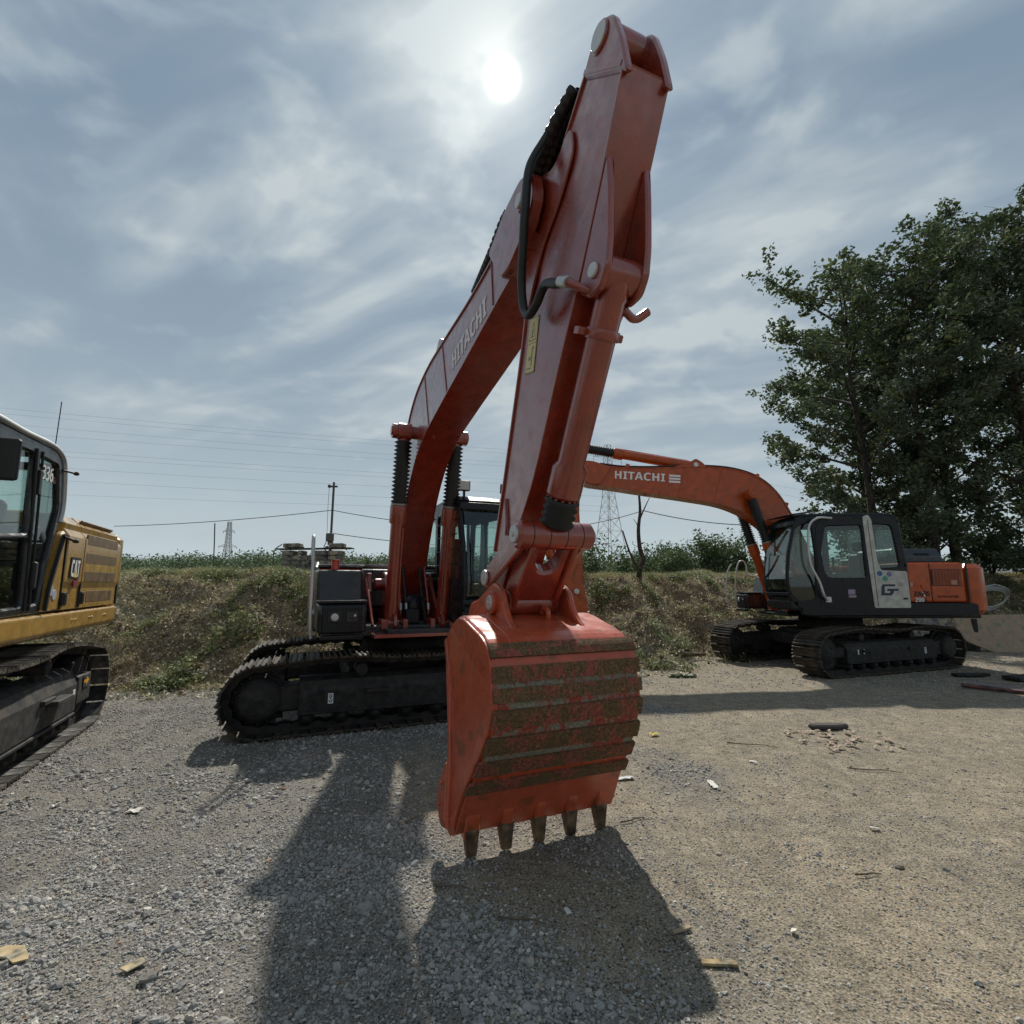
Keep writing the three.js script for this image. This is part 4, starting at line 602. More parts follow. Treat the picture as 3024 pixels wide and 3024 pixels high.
  const cb = part(root, 'cab', [ext(prof, 0.06, zo + 0.03, 0.02, [doorW, doorL, qW]), ext(prof, 0.05, zi, 0.015, [rounded([[0.1, 2.0], [1.35, 2.0], [1.2, 2.98], [0.1, 2.98]], 0.06), rounded([[-0.55, 2.1], [0.0, 2.1], [0.0, 2.98], [-0.55, 2.98]], 0.06)]),
    ribbon([[1.25, 3.03], [1.1, 3.09], [-0.4, 3.13], [-0.58, 3.08]], 0.05, zi - zo, zc, 0.012), bx(0.08, 0.08, 0.9, -0.64, 2.97, zc), bx(0.08, 0.08, 0.9, -0.66, 2.3, zc), bx(0.06, 0.9, 0.9, -0.55, 1.9, zc, 0.01, 0, 0, 0.2), bx(2.0, 0.05, 0.9, 0.5, 1.46, zc)], M.charcoal);
  part(cb, 'roof_edge', [tube([[1.28, 3.02, zo], [1.08, 3.095, zo], [0.3, 3.12, zo], [-0.42, 3.135, zo], [-0.62, 3.06, zo], [-0.69, 2.9, zo], [-0.745, 2.56, zo], [-0.71, 2.4, zo]], 0.026, 60, 8)], M.rail, 'bright grey edge of the cab roof');
  part(cb, 'door_window', [ext(doorW, 0.006, zo + 0.035, 0)], M.glass); part(cb, 'lower_door_window', [ext(doorL, 0.006, zo + 0.035, 0)], M.glassDark); part(cb, 'quarter_window', [ext(qW, 0.006, zo + 0.035, 0)], M.glassDark);
  part(cb, 'rear_window', [bx(0.006, 0.6, 0.8, -0.68, 2.64, zc, 0)], M.glass);
  part(cb, 'door_frame', [tube([[0.03, 3.03, zo - 0.006], [-0.06, 2.2, zo - 0.006], [-0.13, 1.5, zo - 0.006]], 0.014, 20, 6), tube([[-0.10, 3.03, zo - 0.006], [-0.17, 2.2, zo - 0.006], [-0.22, 1.5, zo - 0.006]], 0.012, 20, 6)], M.rubber);
  part(cb, 'grab_handle', [bx(0.06, 0.24, 0.03, -0.075, 2.72, zo - 0.015, 0.01), bx(0.07, 0.26, 0.05, -0.16, 1.83, zo - 0.03, 0.02)], M.rubber);
  part(cb, 'interior', [bx(0.55, 0.5, 0.5, 0.2, 1.75, zc, 0.06), bx(0.16, 0.7, 0.5, -0.12, 2.2, zc, 0.06, 0, 0, 0.1), bx(0.1, 0.22, 0.3, -0.2, 2.65, zc, 0.05), bx(0.3, 0.5, 0.16, 1.1, 1.8, zc - 0.2, 0.04)], M.rubber);
  part(cb, 'helmet', [spin(V(-0.44, 2.16, zo + 0.14), V(-0.44, 2.4, zo + 0.14), [[0, 0.12], [0.05, 0.13], [0.14, 0.11], [0.19, 0.05], [0.2, 0]], 18)], M.charcoal);
  part(cb, 'lettering', [text('336', 0.26, 0.15).rotateY(Math.PI).translate(-0.355, 2.86, zo + 0.028)], plain(lin(0.62, 0.62, 0.6), 0.5)); part(cb, 'lettering', [text('GC', 0.10, 0.07).rotateY(Math.PI).translate(-0.545, 2.82, zo + 0.028)], plain(lin(0.3, 0.12, 0.12), 0.5));
  part(cb, 'small_mirror', [tube([[-0.62, 2.95, zo], [-0.75, 2.95, zo - 0.06]], 0.012, 4, 6), bx(0.05, 0.04, 0.05, -0.78, 2.95, zo - 0.07, 0.015)], M.rubber); part(root, 'marker_stub', [tube([[-0.72, 2.25, zs - 0.02], [-0.86, 2.22, zs - 0.06]], 0.014, 4, 6), bx(0.07, 0.04, 0.05, -0.9, 2.215, zs - 0.07, 0.015)], M.rubber);
  part(cb, 'mirror', [bx(0.06, 0.34, 0.22, 1.02, 2.72, zo - 0.16, 0.03), tube([[1.1, 3.0, zo], [1.06, 2.92, zo - 0.1], [1.02, 2.8, zo - 0.15]], 0.016, 12)], M.rubber);
  part(cb, 'roof_marker', [rod(V(0.1, 3.16, zo + 0.12), V(0.1, 3.21, zo + 0.12), 0.03, 12)], M.rubber);
  part(root, 'antenna', [tube([[-2.0, 2.5, -0.9], [-2.0, 3.3, -0.9], [-2.03, 4.1, -0.9]], 0.006, 12, 6)], M.rubber);
  // working equipment, beyond the frame on the left
  const B = frame2(0.3, 1.95, 38 * D2R), q = (p) => B([p[0] * 1.12, p[1] * 1.12]);
  const bm = part(root, 'boom', [ext([...boomBot.map(q), ...boomTop.slice().reverse().map(q)], 0.55, 0, 0.02)], Yl), tp = q([5.7, 0]);
  const A3 = frame2(tp[0], tp[1], -98 * D2R), r = (p) => A3([p[0] * 1.15, p[1] * 1.15]);
  part(root, 'arm', [ext([...armBack.map(r), ...armFront.slice().reverse().map(r)], 0.42, 0, 0.02)], Yl);
  for (const z of [-0.4, 0.4]) part(root, 'boom_cylinder', [rod(V(1.0, 1.4, z), V(lerp(1.0, q([2.14, 1.14])[0], 0.55), lerp(1.4, q([2.14, 1.14])[1], 0.55), z), 0.11), rod(V(lerp(1.0, q([2.14, 1.14])[0], 0.5), lerp(1.4, q([2.14, 1.14])[1], 0.5), z), V(q([2.14, 1.14])[0], q([2.14, 1.14])[1], z), 0.065)], Yl);
  const e3 = r([3.17, 0]), Bk3 = frame2(e3[0], e3[1], -14 * D2R);
  part(root, 'bucket', [ribbon(bkShell.map(([x, y]) => Bk3([x * 1.15, y * 1.15])), 0.04, 1.3, 0, 0.005), ...[-0.64, 0.64].map((z) => ext([...bkMouth, ...bkShell.slice(1)].map(([x, y]) => Bk3([x * 1.15, y * 1.15])).reverse(), 0.04, z, 0.006))], Yl);
}

// ---------------------------------------------------------------- terrain
const table = (t, x) => { if (x <= t[0][0]) return t[0][1]; for (let i = 1; i < t.length; i++) if (x <= t[i][0]) { const k = (x - t[i - 1][0]) / (t[i][0] - t[i - 1][0]); return lerp(t[i - 1][1], t[i][1], k * k * (3 - 2 * k)); } return t[t.length - 1][1]; };
const baseLine = (x) => table([[-60, -9], [-14, -9.4], [-8, -9.0], [-5, -8.9], [-2, -10.0], [1, -10.4], [3, -11.0], [5, -12.6], [8, -15.2], [12, -16.2], [20, -16.8], [60, -17]], x);
function mound(x, z) {                                    // 0 on the yard, 1 on top of the bank
  const b = baseLine(x) + n2(x * 0.35, 3.3) * 0.45 + n2(x * 1.3, 8) * 0.15;
  return clamp((b - z) / (4.3 + n2(x * 0.2, 50) * 0.5));
}
function groundY(x, z) {
  const m = mound(x, z), crest = 1.93 + n2(x * 0.12, 1.7) * 0.06 + n2(x * 0.5, 6.1) * 0.05 + sstep(3, 9, x) * 0.14;
  let y = crest * Math.pow(sstep(0, 1, m), 0.85);
  const inM = sstep(0.0, 0.12, m);
  y += inM * (1 - 0.75 * sstep(0.7, 1, m)) * (fbm(x * 0.55, z * 0.55 + 5, 3) * 0.34 + fbm(x * 1.9, z * 1.9 + 40, 3) * 0.18 + (1 - Math.abs(n2(x * 1.1 + 5, z * 2.3)) * 2) * 0.05 + fbm(x * 5.5, z * 5.5 + 3, 2) * 0.075);
  y += fbm(x * 0.6 + 9, z * 0.6, 3) * 0.016 * (1 - inM) + fbm(x * 3.1, z * 3.1, 2) * 0.006 * (1 - inM);
  const back = baseLine(x) - 4.5 - z;                     // the land behind the bank falls gently
  if (back > 0) y -= Math.min(0.9, back * 0.05);
  return y;
}
{
  const xs = [], zs2 = [];
  const grow = (a, step, end, k) => { const r = []; let v = a, s = step; while (v < end) { r.push(v); v += s; s *= k; } r.push(end); return r; };
  const fine = (end, to) => { const r = []; let v = 0, s = 0.05; while (v < end) { r.push(v); v += s; s = Math.min(0.095, s * 1.02); } while (v < to) { r.push(v); v += s; s *= 1.12; } r.push(to); return r; };
  const right = fine(17, 900), rz = fine(17, 1500), fz = grow(0.06, 0.08, 300, 1.08);
  for (let i = right.length - 1; i > 0; i--) xs.push(-right[i]); xs.push(...right);
  for (let i = fz.length - 1; i >= 0; i--) zs2.push(fz[i] - 1.2); for (const v of rz) zs2.push(-v - 1.2);
  const nx = xs.length, nz = zs2.length, pos = new Float32Array(nx * nz * 3), col = new Float32Array(nx * nz * 3), uv = new Float32Array(nx * nz * 2), idx = [];
  for (let j = 0; j < nz; j++) for (let i = 0; i < nx; i++) {
    const x = xs[i], z = zs2[j], o = j * nx + i, m = mound(x, z), y = groundY(x, z);
    pos.set([x, y, z], o * 3); uv.set([x * 0.5, z * 0.5], o * 2);
    const dirt = sstep(-0.25, 0.5, (x - 0.2) * 0.30 + fbm(x * 0.35, z * 0.35 + 77, 3) * 1.0);   // packed dirt on the right, loose stone on the left
    const sandy = sstep(-0.1, 0.5, fbm(x * 0.5 + 30, z * 0.5, 3));
    let c = [lerp(0.248, 0.335, dirt), lerp(0.238, 0.293, dirt), lerp(0.218, 0.225, dirt)];
    c = c.map((v, k) => v * (1 + 0.10 * sandy * [1.2, 1.0, 0.7][k]));
    const soil = [0.27, 0.218, 0.150], pale = [0.43, 0.375, 0.275], t = sstep(-0.3, 0.5, fbm(x * 0.8, z * 0.9 + 12, 4)), s = sstep(0.0, 0.10, m);
    c = c.map((v, k) => lerp(v, lerp(soil[k], pale[k], t * (0.35 + 0.65 * (1 - m))), s));
    if (z < -18 || m > 0.97) { const g = sstep(0.97, 1, m); c = [lerp(c[0], 0.10, g * 0.6), lerp(c[1], 0.115, g * 0.6), lerp(c[2], 0.05, g * 0.6)]; }
    col.set(c, o * 3);
    if (i < nx - 1 && j < nz - 1) { const a = o, b = o + 1, d = o + nx, e = d + 1; idx.push(a, b, e, a, e, d); }
  }
  const g = new THREE.BufferGeometry();
  g.setAttribute('position', new THREE.BufferAttribute(pos, 3)); g.setAttribute('color', new THREE.BufferAttribute(col, 3)); g.setAttribute('uv', new THREE.BufferAttribute(uv, 2)); g.setIndex(idx); g.computeVertexNormals();
  const tG = dataTex(1024, (u, v) => {
    const grit = tn(u, v, 190, 2) * 0.5 + tn(u, v, 110, 22) * 0.5, sp = tn(u, v, 75, 5), k = 0.78 + grit * 0.42 + tf(u, v, 9, 4, 11) * 0.22, d = sp > 0.45 ? 0.55 : 1, l = tn(u, v, 95, 47) > 0.5 ? 1.28 : 1;
    const q = k * d * l; return [q, q * 0.985, q * 0.955];
  });
  const tB = dataTex(1024, (u, v) => { const k = 0.5 + tn(u, v, 190, 2) * 0.22 + tn(u, v, 110, 22) * 0.22 + tf(u, v, 20, 3, 31) * 0.3; return [k, k, k]; }, false);
  const mat = new THREE.MeshStandardMaterial({ vertexColors: true, map: tG, bumpMap: tB, bumpScale: 0.012, roughness: 0.97 });
  const m = mesh('ground', g, mat); m.userData = { kind: 'structure', label: 'gravel yard and earth bank reaching to the horizon' }; scene.add(m);
}

// ---------------------------------------------------------------- stuff strewn on the ground
function instanced(name, geo, mat, list, label) {
  const im = new THREE.InstancedMesh(geo, mat, list.length); im.name = numbered(name); im.castShadow = im.receiveShadow = true;
  const m = new THREE.Matrix4(), q = new THREE.Quaternion(), e = new THREE.Euler();
  list.forEach((it, i) => { e.set(it.r[0], it.r[1], it.r[2]); q.setFromEuler(e); m.compose(V(...it.p), q, V(...it.s)); im.setMatrixAt(i, m); im.setColorAt(i, it.c); });
  im.userData = { kind: 'stuff', label }; scene.add(im); return im;
}
function stone(seed, detail) {
  const r = mulberry(seed), g = new THREE.IcosahedronGeometry(1, detail), p = g.attributes.position, k = [r() * 9, r() * 9, r() * 9];
  for (let i = 0; i < p.count; i++) { const v = V(p.getX(i), p.getY(i), p.getZ(i)), f = 0.82 + 0.34 * n3(v.x * 0.9 + k[0], v.y * 0.9 + k[1], v.z * 0.9 + k[2]); v.multiplyScalar(f); v.y *= 0.62; v.z *= 0.82; p.setXYZ(i, v.x, v.y, v.z); }
  g.computeVertexNormals(); return boxUV(g);
}
{
  const stoneMat = new THREE.MeshStandardMaterial({ roughness: 0.92 }), lists = [[], [], [], [], []];
  const push = (x, z, s, dirt) => {
    const t = rnd(), k = 0.82 + rnd() * 0.4; let c;
    if (t < 0.56) c = [0.275 * k, 0.270 * k, 0.256 * k]; else if (t < 0.84) c = [0.325 * k, 0.302 * k, 0.262 * k]; else if (t < 0.93) c = [0.185 * k, 0.18 * k, 0.172 * k]; else if (t < 0.985) c = [0.50 * k, 0.475 * k, 0.42 * k]; else c = [0.27 * k, 0.19 * k, 0.14 * k];
    lists[Math.floor(rnd() * lists.length)].push({ p: [x, groundY(x, z) + s * 0.18, z], r: [(rnd() - 0.5) * 0.9, rnd() * 6.28, (rnd() - 0.5) * 0.9], s: [s * (0.8 + rnd() * 0.5), s * (0.7 + rnd() * 0.5), s * (0.8 + rnd() * 0.4)], c: lin(...c) });
  };
  const looseness = (x, z) => 1 - sstep(-0.25, 0.5, (x - 0.2) * 0.30 + fbm(x * 0.35, z * 0.35 + 77, 3) * 1.0);
  const scatter = (n, z0, z1, smin, smax, base, pw = 3) => {
    for (let i = 0; i < n; i++) {
      const t = rnd(), d = Math.sqrt(lerp(z0 * z0, z1 * z1, t)), x = (rnd() * 2 - 1) * (d + 0.6) * 1.08, z = -d, l = looseness(x, z), patch = 0.35 + 0.65 * sstep(-0.35, 0.25, fbm(x * 0.9 + 3, z * 0.9 + 8, 3));
      if (mound(x, z) > 0.14 || rnd() > base + (1 - base) * l * patch) continue;
      const s = (smin + (smax - smin) * Math.pow(rnd(), pw)) * lerp(0.72, 1, l) * (0.6 + 0.4 * patch);
      push(x, z, s, 1 - l);
    }
  };
  scatter(150000, 0.9, 4.2, 0.004, 0.016, 0.20, 2.2);
  scatter(9000, 0.9, 5.5, 0.014, 0.036, 0.05, 3.4);
  scatter(160000, 4.2, 10, 0.006, 0.019, 0.20, 2.4);
  scatter(60000, 9, 16, 0.012, 0.04, 0.3, 2.4);
  lists.forEach((l, i) => instanced('gravel', stone(11 + i, i < 3 ? 1 : 1), stoneMat, l, 'loose grey and tan gravel covering the yard'));
}
// straw, weeds and clods on the bank
function tuft(seed, n, h, w, spread, bend) {
  const r = mulberry(seed), P = [], N = [];
  for (let i = 0; i < n; i++) {
    const a = r() * 6.28, l = h * (0.5 + r() * 0.7), o = [Math.cos(a) * spread * r(), Math.sin(a) * spread * r()], dx = Math.cos(a), dz = Math.sin(a), b = bend * (0.4 + r()), q = w * (0.6 + r() * 0.6);
    const pt = (t, s) => V(o[0] + dx * b * t * t * l - dz * s, l * t * (1 - 0.35 * b * t), o[1] + dz * b * t * t * l + dx * s);
    const a0 = pt(0, -q), a1 = pt(0, q), b0 = pt(0.55, -q * 0.8), b1 = pt(0.55, q * 0.8), c = pt(1, 0);
    for (const v of [a0, a1, b1, a0, b1, b0, b0, b1, c]) P.push(v.x, v.y, v.z);
  }
  const g = new THREE.BufferGeometry(); g.setAttribute('position', new THREE.Float32BufferAttribute(P, 3)); g.computeVertexNormals(); return boxUV(g);
}
function leafClump(seed, n, spread, size, flat = 1) {
  const r = mulberry(seed), P = [];
  for (let i = 0; i < n; i++) {
    const c = V(r() - 0.5, (r() - 0.5) * flat, r() - 0.5).multiplyScalar(2 * spread), e = new THREE.Euler((r() - 0.5) * 2.4, r() * 6.28, (r() - 0.5) * 2.4), s = size * (0.6 + r() * 0.7);
    const v = [[0, 0, -1], [0.62, 0.10, -0.15], [0, 0.0, 1], [-0.62, 0.10, -0.15]].map(([x, y, z]) => V(x * s, y * s, z * s).applyEuler(e).add(c));
    for (const k of [0, 1, 2, 0, 2, 3]) P.push(v[k].x, v[k].y, v[k].z);
  }
  const g = new THREE.BufferGeometry(); g.setAttribute('position', new THREE.Float32BufferAttribute(P, 3)); g.computeVertexNormals(); return boxUV(g);
}
const leafMat = (c = 1, tr = 0.28) => new THREE.MeshPhysicalMaterial({ color: lin(c, c, c), roughness: 0.85, transmission: tr, thickness: 0, side: THREE.DoubleSide });
{
  const dry = [], green = [], lit = [], clods = [[], []], weed = [];
  const spot = () => { const x = (rnd() * 2 - 1) * 30, b = baseLine(x), z = b + 0.9 - rnd() * 7.5; return [x, z]; };
  for (let i = 0; i < 300000; i++) {
    const [x, z] = spot(), m = mound(x, z); if (m < 0.02 && rnd() > 0.12) continue;
    if (Math.abs(x) > -z * 1.1) continue;
    const y = groundY(x, z), gp = fbm(x * 0.55 + 60, z * 0.6, 4) + (m > 0.9 ? 0.2 : 0) , k = 0.7 + rnd() * 0.6, t = rnd();
    if (t < 0.42) { const c = rnd() < 0.75 ? [0.44 * k, 0.385 * k, 0.24 * k] : [0.62 * k, 0.58 * k, 0.44 * k]; lit.push({ p: [x, y + 0.006, z], r: [(rnd() - 0.5) * 1.2, rnd() * 6.28, (rnd() - 0.5) * 1.2], s: [1, 1, 1].map((v) => v * (0.6 + rnd() * 0.9)), c: lin(...c) }); }
    else if (t < 0.56) { const s = 0.02 + 0.07 * Math.pow(rnd(), 3); clods[i % 2].push({ p: [x, y + s * 0.2, z], r: [rnd(), rnd() * 6.28, rnd()], s: [s, s, s], c: lin(0.21 * k, 0.155 * k, 0.105 * k) }); }
    else if (gp > 0.20 && t < 0.84) { const c = rnd() < 0.7 ? [0.13 * k, 0.175 * k, 0.055 * k] : [0.24 * k, 0.235 * k, 0.10 * k]; const s = 0.6 + rnd() * 0.8; (rnd() < 0.5 ? green : weed).push({ p: [x, y, z], r: [0, rnd() * 6.28, 0], s: [s, s, s], c: lin(...c) }); }
    else if (t < 0.80 || m > 0.9) { const c = [0.40 * k, 0.37 * k, 0.21 * k], s = 0.5 + rnd() * 0.9; dry.push({ p: [x, y, z], r: [(rnd() - 0.5) * 0.8, rnd() * 6.28, (rnd() - 0.5) * 0.8], s: [s, s * (m > 0.9 ? 1.2 : 0.6), s], c: lin(...c) }); }
  }
  const gm = new THREE.MeshStandardMaterial({ roughness: 0.95, side: THREE.DoubleSide });
  instanced('dry_grass', tuft(3, 9, 0.17, 0.0035, 0.07, 0.9), gm, dry, 'dry straw tufts on the earth bank');
  instanced('green_grass', tuft(4, 9, 0.20, 0.005, 0.06, 0.7), leafMat(1, 0.3), green, 'green grass tufts on the earth bank');
  instanced('weeds', leafClump(5, 14, 0.075, 0.03, 0.8).translate(0, 0.06, 0), leafMat(1, 0.25), weed, 'low green weeds on the earth bank');
  instanced('dead_leaves', leafClump(6, 5, 0.10, 0.022, 0.12), gm, lit, 'dead leaves and straw litter on the earth bank');
  clods.forEach((l, i) => instanced('earth_clods', stone(40 + i, 1), new THREE.MeshStandardMaterial({ roughness: 1 }), l, 'clods of brown earth on the bank'));
}

// ---------------------------------------------------------------- trees behind the right-hand excavator
const bark = plain(lin(0.10, 0.085, 0.068), 0.95, 0, { map: tGrime });
function limb(pts, r0, r1, seg = 12, rs = 7) {
  const c = new THREE.CatmullRomCurve3(pts, false, 'centripetal'), g = new THREE.TubeGeometry(c, seg, 1, rs, false), p = g.attributes.position;
  for (let i = 0; i <= seg; i++) { const o = c.getPointAt(i / seg), r = lerp(r0, r1, i / seg); for (let j = 0; j <= rs; j++) { const k = i * (rs + 1) + j, v = V(p.getX(k), p.getY(k), p.getZ(k)).sub(o).multiplyScalar(r).add(o); p.setXYZ(k, v.x, v.y, v.z); } }
  g.computeVertexNormals(); return g;
}
const leafG = [leafClump(101, 7, 0.15, 0.076), leafClump(102, 6, 0.17, 0.07), leafClump(103, 8, 0.13, 0.08)], treeLeaf = leafMat(1, 0.45);
function poplar(x, z, h, rad, seed, label, lean = 0, low = 0.2, dens = 1) {
  const r = mulberry(seed), y0 = groundY(x, z) - 0.05, t = thing('poplar_tree', label, 'tree', [x, y0, z], 0, 'poplar trees on the bank');
  const tp = [V(0, 0, 0), V(lean * 0.2 + (r() - 0.5) * 0.2, h * 0.33, (r() - 0.5) * 0.2), V(lean * 0.6 + (r() - 0.5) * 0.4, h * 0.68, (r() - 0.5) * 0.3), V(lean, h * 0.97, 0)], tc = new THREE.CatmullRomCurve3(tp), r0 = 0.012 * h + 0.03;
  part(t, 'trunk', [limb(tp, r0, 0.02, 24, 9)], bark);
  const limbs = [], ends = [], nB = Math.round(34 * dens);
  for (let i = 0; i < nB; i++) {
    const f = low + (0.98 - low) * (i + r() * 0.8) / nB, o = tc.getPointAt(Math.min(0.99, f)), a = i * 2.4 + r() * 0.9, prof = Math.pow(Math.sin(Math.PI * clamp((f - low * 0.55) / (1.08 - low * 0.55))), 0.7), L = rad * (0.45 + 0.7 * r()) * prof + 0.35, rise = 0.55 + r() * 0.5;
    const d = V(Math.cos(a), 0, Math.sin(a)), m1 = o.clone().addScaledVector(d, L * 0.5).add(V(0, L * rise * 0.38, 0)), e = o.clone().addScaledVector(d, L).add(V((r() - 0.5) * 0.4, L * rise * 0.8, (r() - 0.5) * 0.4));
    limbs.push(limb([o, m1, e], 0.02 + 0.012 * L, 0.008, 8, 5));
    const bc = new THREE.CatmullRomCurve3([o, m1, e]);
    const nS = 5 + Math.round(L * 2.2);
    for (let k = 0; k < nS; k++) { const s = bc.getPointAt(0.28 + 0.72 * (k + r()) / nS), sa = a + (r() - 0.5) * 2.6, sl = 0.35 + r() * 0.75, q = s.clone().add(V(Math.cos(sa) * sl, sl * (r() * 0.9 - 0.1), Math.sin(sa) * sl)); if (k % 2 === 0) limbs.push(limb([s, s.clone().lerp(q, 0.5).add(V(0, 0.06, 0)), q], 0.012, 0.004, 4, 4)); ends.push([s, q]); }
  }
  part(t, 'branches', limbs, bark);
  const li = [[], [], []];
  for (const [s, q] of ends) { if (r() < 0.1) continue; const n = 6 + Math.floor(r() * 6); for (let k = 0; k < n; k++) { const u = 0.25 + 0.85 * r(), p = s.clone().lerp(q, u), sp = 0.18; li[k % 3].push([p.x + (r() + r() - 1) * sp * 1.5, p.y + (r() + r() - 1) * sp * 1.3, p.z + (r() + r() - 1) * sp * 1.5]); } }
  li.forEach((l, i) => {
    const im = new THREE.InstancedMesh(leafG[i], treeLeaf, l.length), m = new THREE.Matrix4(), qn = new THREE.Quaternion(), e = new THREE.Euler();
    l.forEach((p, k) => { e.set((r() - 0.5) * 1.2, r() * 6.28, (r() - 0.5) * 1.2); const s = 0.75 + r() * 0.6; m.compose(V(...p), qn.setFromEuler(e), V(s, s, s)); im.setMatrixAt(k, m); const v = 0.7 + r() * 0.65, w = r() < 0.15 ? 1.5 : 1; im.setColorAt(k, lin(0.062 * v * w, 0.092 * v * (w > 1 ? 1.25 : 1), 0.035 * v)); });
    im.name = 'crown'; im.castShadow = im.receiveShadow = true; im.userData.kind = 'stuff'; t.add(im);
  });
}
poplar(13.3, -18.6, 12.0, 3.5, 21, 'poplar with the leftmost crown, reaching out above the excavator cab', -0.5, 0.05);
poplar(15.0, -18.2, 13.4, 3.0, 22, 'poplar second from the left, rising behind the cab roof', 0.1, 0.05);
poplar(17.0, -19.6, 13.8, 3.3, 23, 'poplar third from the left, behind the engine house', 0.2, 0.06);
poplar(18.6, -18.0, 15.2, 3.2, 24, 'tallest poplar at the right edge of the photo', 0.2, 0.07);
poplar(21.2, -19.4, 16.0, 3.4, 25, 'poplar cut by the right edge of the photo', 0, 0.15);
poplar(15.6, -22.4, 12.0, 3.0, 26, 'poplar in the back row behind the leftmost crown', 0, 0.1, 0.8);
poplar(18.4, -23.0, 14.5, 3.4, 27, 'poplar in the back row behind the tallest one', 0, 0.1, 0.8);
poplar(23.4, -23.0, 14.5, 3.6, 28, 'poplar in the back row near the white cabin', 0, 0.1, 0.8);

// bushes and saplings
const bushLeaf = leafMat(1, 0.3), bushG = leafClump(131, 12, 0.20, 0.075);
function bush(name, label, x, z, w, h, seed, n, group, col = [0.075, 0.115, 0.04]) {
  const r = mulberry(seed), y0 = groundY(x, z), t = thing(name, label, name === 'sapling' ? 'sapling' : 'bush', [x, y0, z], 0, group), st = [], l = [];
  for (let i = 0; i < 7; i++) { const a = r() * 6.28, q = V(Math.cos(a) * w * 0.5 * r(), h * (0.6 + r() * 0.4), Math.sin(a) * w * 0.5 * r()); st.push(limb([V(0, 0, 0), q.clone().multiplyScalar(0.5).add(V(0, 0.1, 0)), q], 0.03, 0.008, 6, 5)); for (let k = 0; k < n / 7; k++) { const u = 0.3 + 0.75 * r(); l.push([q.x * u + (r() + r() - 1) * w * 0.28, Math.max(0.05, q.y * u + (r() + r() - 1) * h * 0.14), q.z * u + (r() + r() - 1) * w * 0.28]); } }
  part(t, 'stems', st, bark);
  const im = new THREE.InstancedMesh(bushG, bushLeaf, l.length), m = new THREE.Matrix4(), qn = new THREE.Quaternion(), e = new THREE.Euler();
  l.forEach((p, k) => { e.set((r() - 0.5) * 1.4, r() * 6.28, (r() - 0.5) * 1.4); const s = (0.7 + r() * 0.6) * Math.min(1.2, 0.55 + h * 0.2); m.compose(V(...p), qn.setFromEuler(e), V(s, s, s)); im.setMatrixAt(k, m); const v = 0.7 + r() * 0.7; im.setColorAt(k, lin(col[0] * v, col[1] * v, col[2] * v)); });
  im.name = 'foliage'; im.castShadow = im.receiveShadow = true; im.userData.kind = 'stuff'; t.add(im);
}
const bushes = [[3.6, -25, 3.4, 2.3, 'dark green bush just right of the bucket cylinder, before the pylon'], [6.0, -26, 3.0, 2.1, 'green bush between the pylon and the bare dead tree'], [7.4, -24.5, 2.4, 1.5, 'low bush right beside the bare dead tree'], [8.8, -27, 3.0, 2.5, 'rounded bush right of the dead tree'], [10.6, -27.5, 2.6, 2.6, 'taller bush in the middle of the row under the boom'], [12.6, -28, 2.8, 2.7, 'tallest bush of the row under the boom'], [14.2, -27, 1.6, 1.9, 'narrow bush right of the tallest one'], [15.4, -27, 1.8, 1.5, 'last small bush beside the boom cylinders']];
bushes.forEach(([x, z, w, h, lb], i) => bush('bush', lb, x, z, w, h, 300 + i, 240, 'bushes on the land behind the bank'));
[[14.2, -20.4, 'dark shrub under the leftmost poplar'], [16.4, -21.0, 'dark shrub between the second and third poplars'], [19.2, -20.6, 'dark shrub under the tallest poplar']].forEach(([x, z, lb], i) => bush('shrub', lb, x, z, 3.0, 2.4, 360 + i, 300, 'shrubs under the poplars', [0.05, 0.075, 0.028]));
bush('sapling', 'small sapling on the bank left of the main boom', -4.15, -14.6, 0.55, 0.72, 331, 20, 'saplings on the bank', [0.10, 0.15, 0.05]);
bush('sapling', 'small pale sapling on the bank right of the main arm', 1.95, -15.0, 0.6, 0.75, 332, 26, 'saplings on the bank', [0.12, 0.16, 0.06]);
// low wood far behind
{
  const r = mulberry(55), l = [], g = leafClump(141, 20, 0.55, 0.13), m2 = leafMat(1, 0.25);
  for (let i = 0; i < 26000; i++) { const x = (r() * 2 - 1) * 95, z = -50 - r() * 26, top = (x > 3 ? 2.7 : 3.2) + fbm(x * 0.16, z * 0.05, 3) * 1.1 + (z + 50) * -0.03 + n2(x * 0.9, 4) * 0.35, y = groundY(x, z) + top * Math.sqrt(r()) , v = 0.7 + r() * 0.6; if (x > 3 && r() < 0.35) continue; l.push({ p: [x, y, z], r: [(r() - 0.5), r() * 6.28, (r() - 0.5)], s: [1, 1, 1].map(() => 0.7 + r() * 0.6), c: lin(0.098 * v, 0.145 * v, 0.062 * v) }); }
  instanced('far_wood', g, m2, l, 'low green wood along the horizon behind the bank');
}
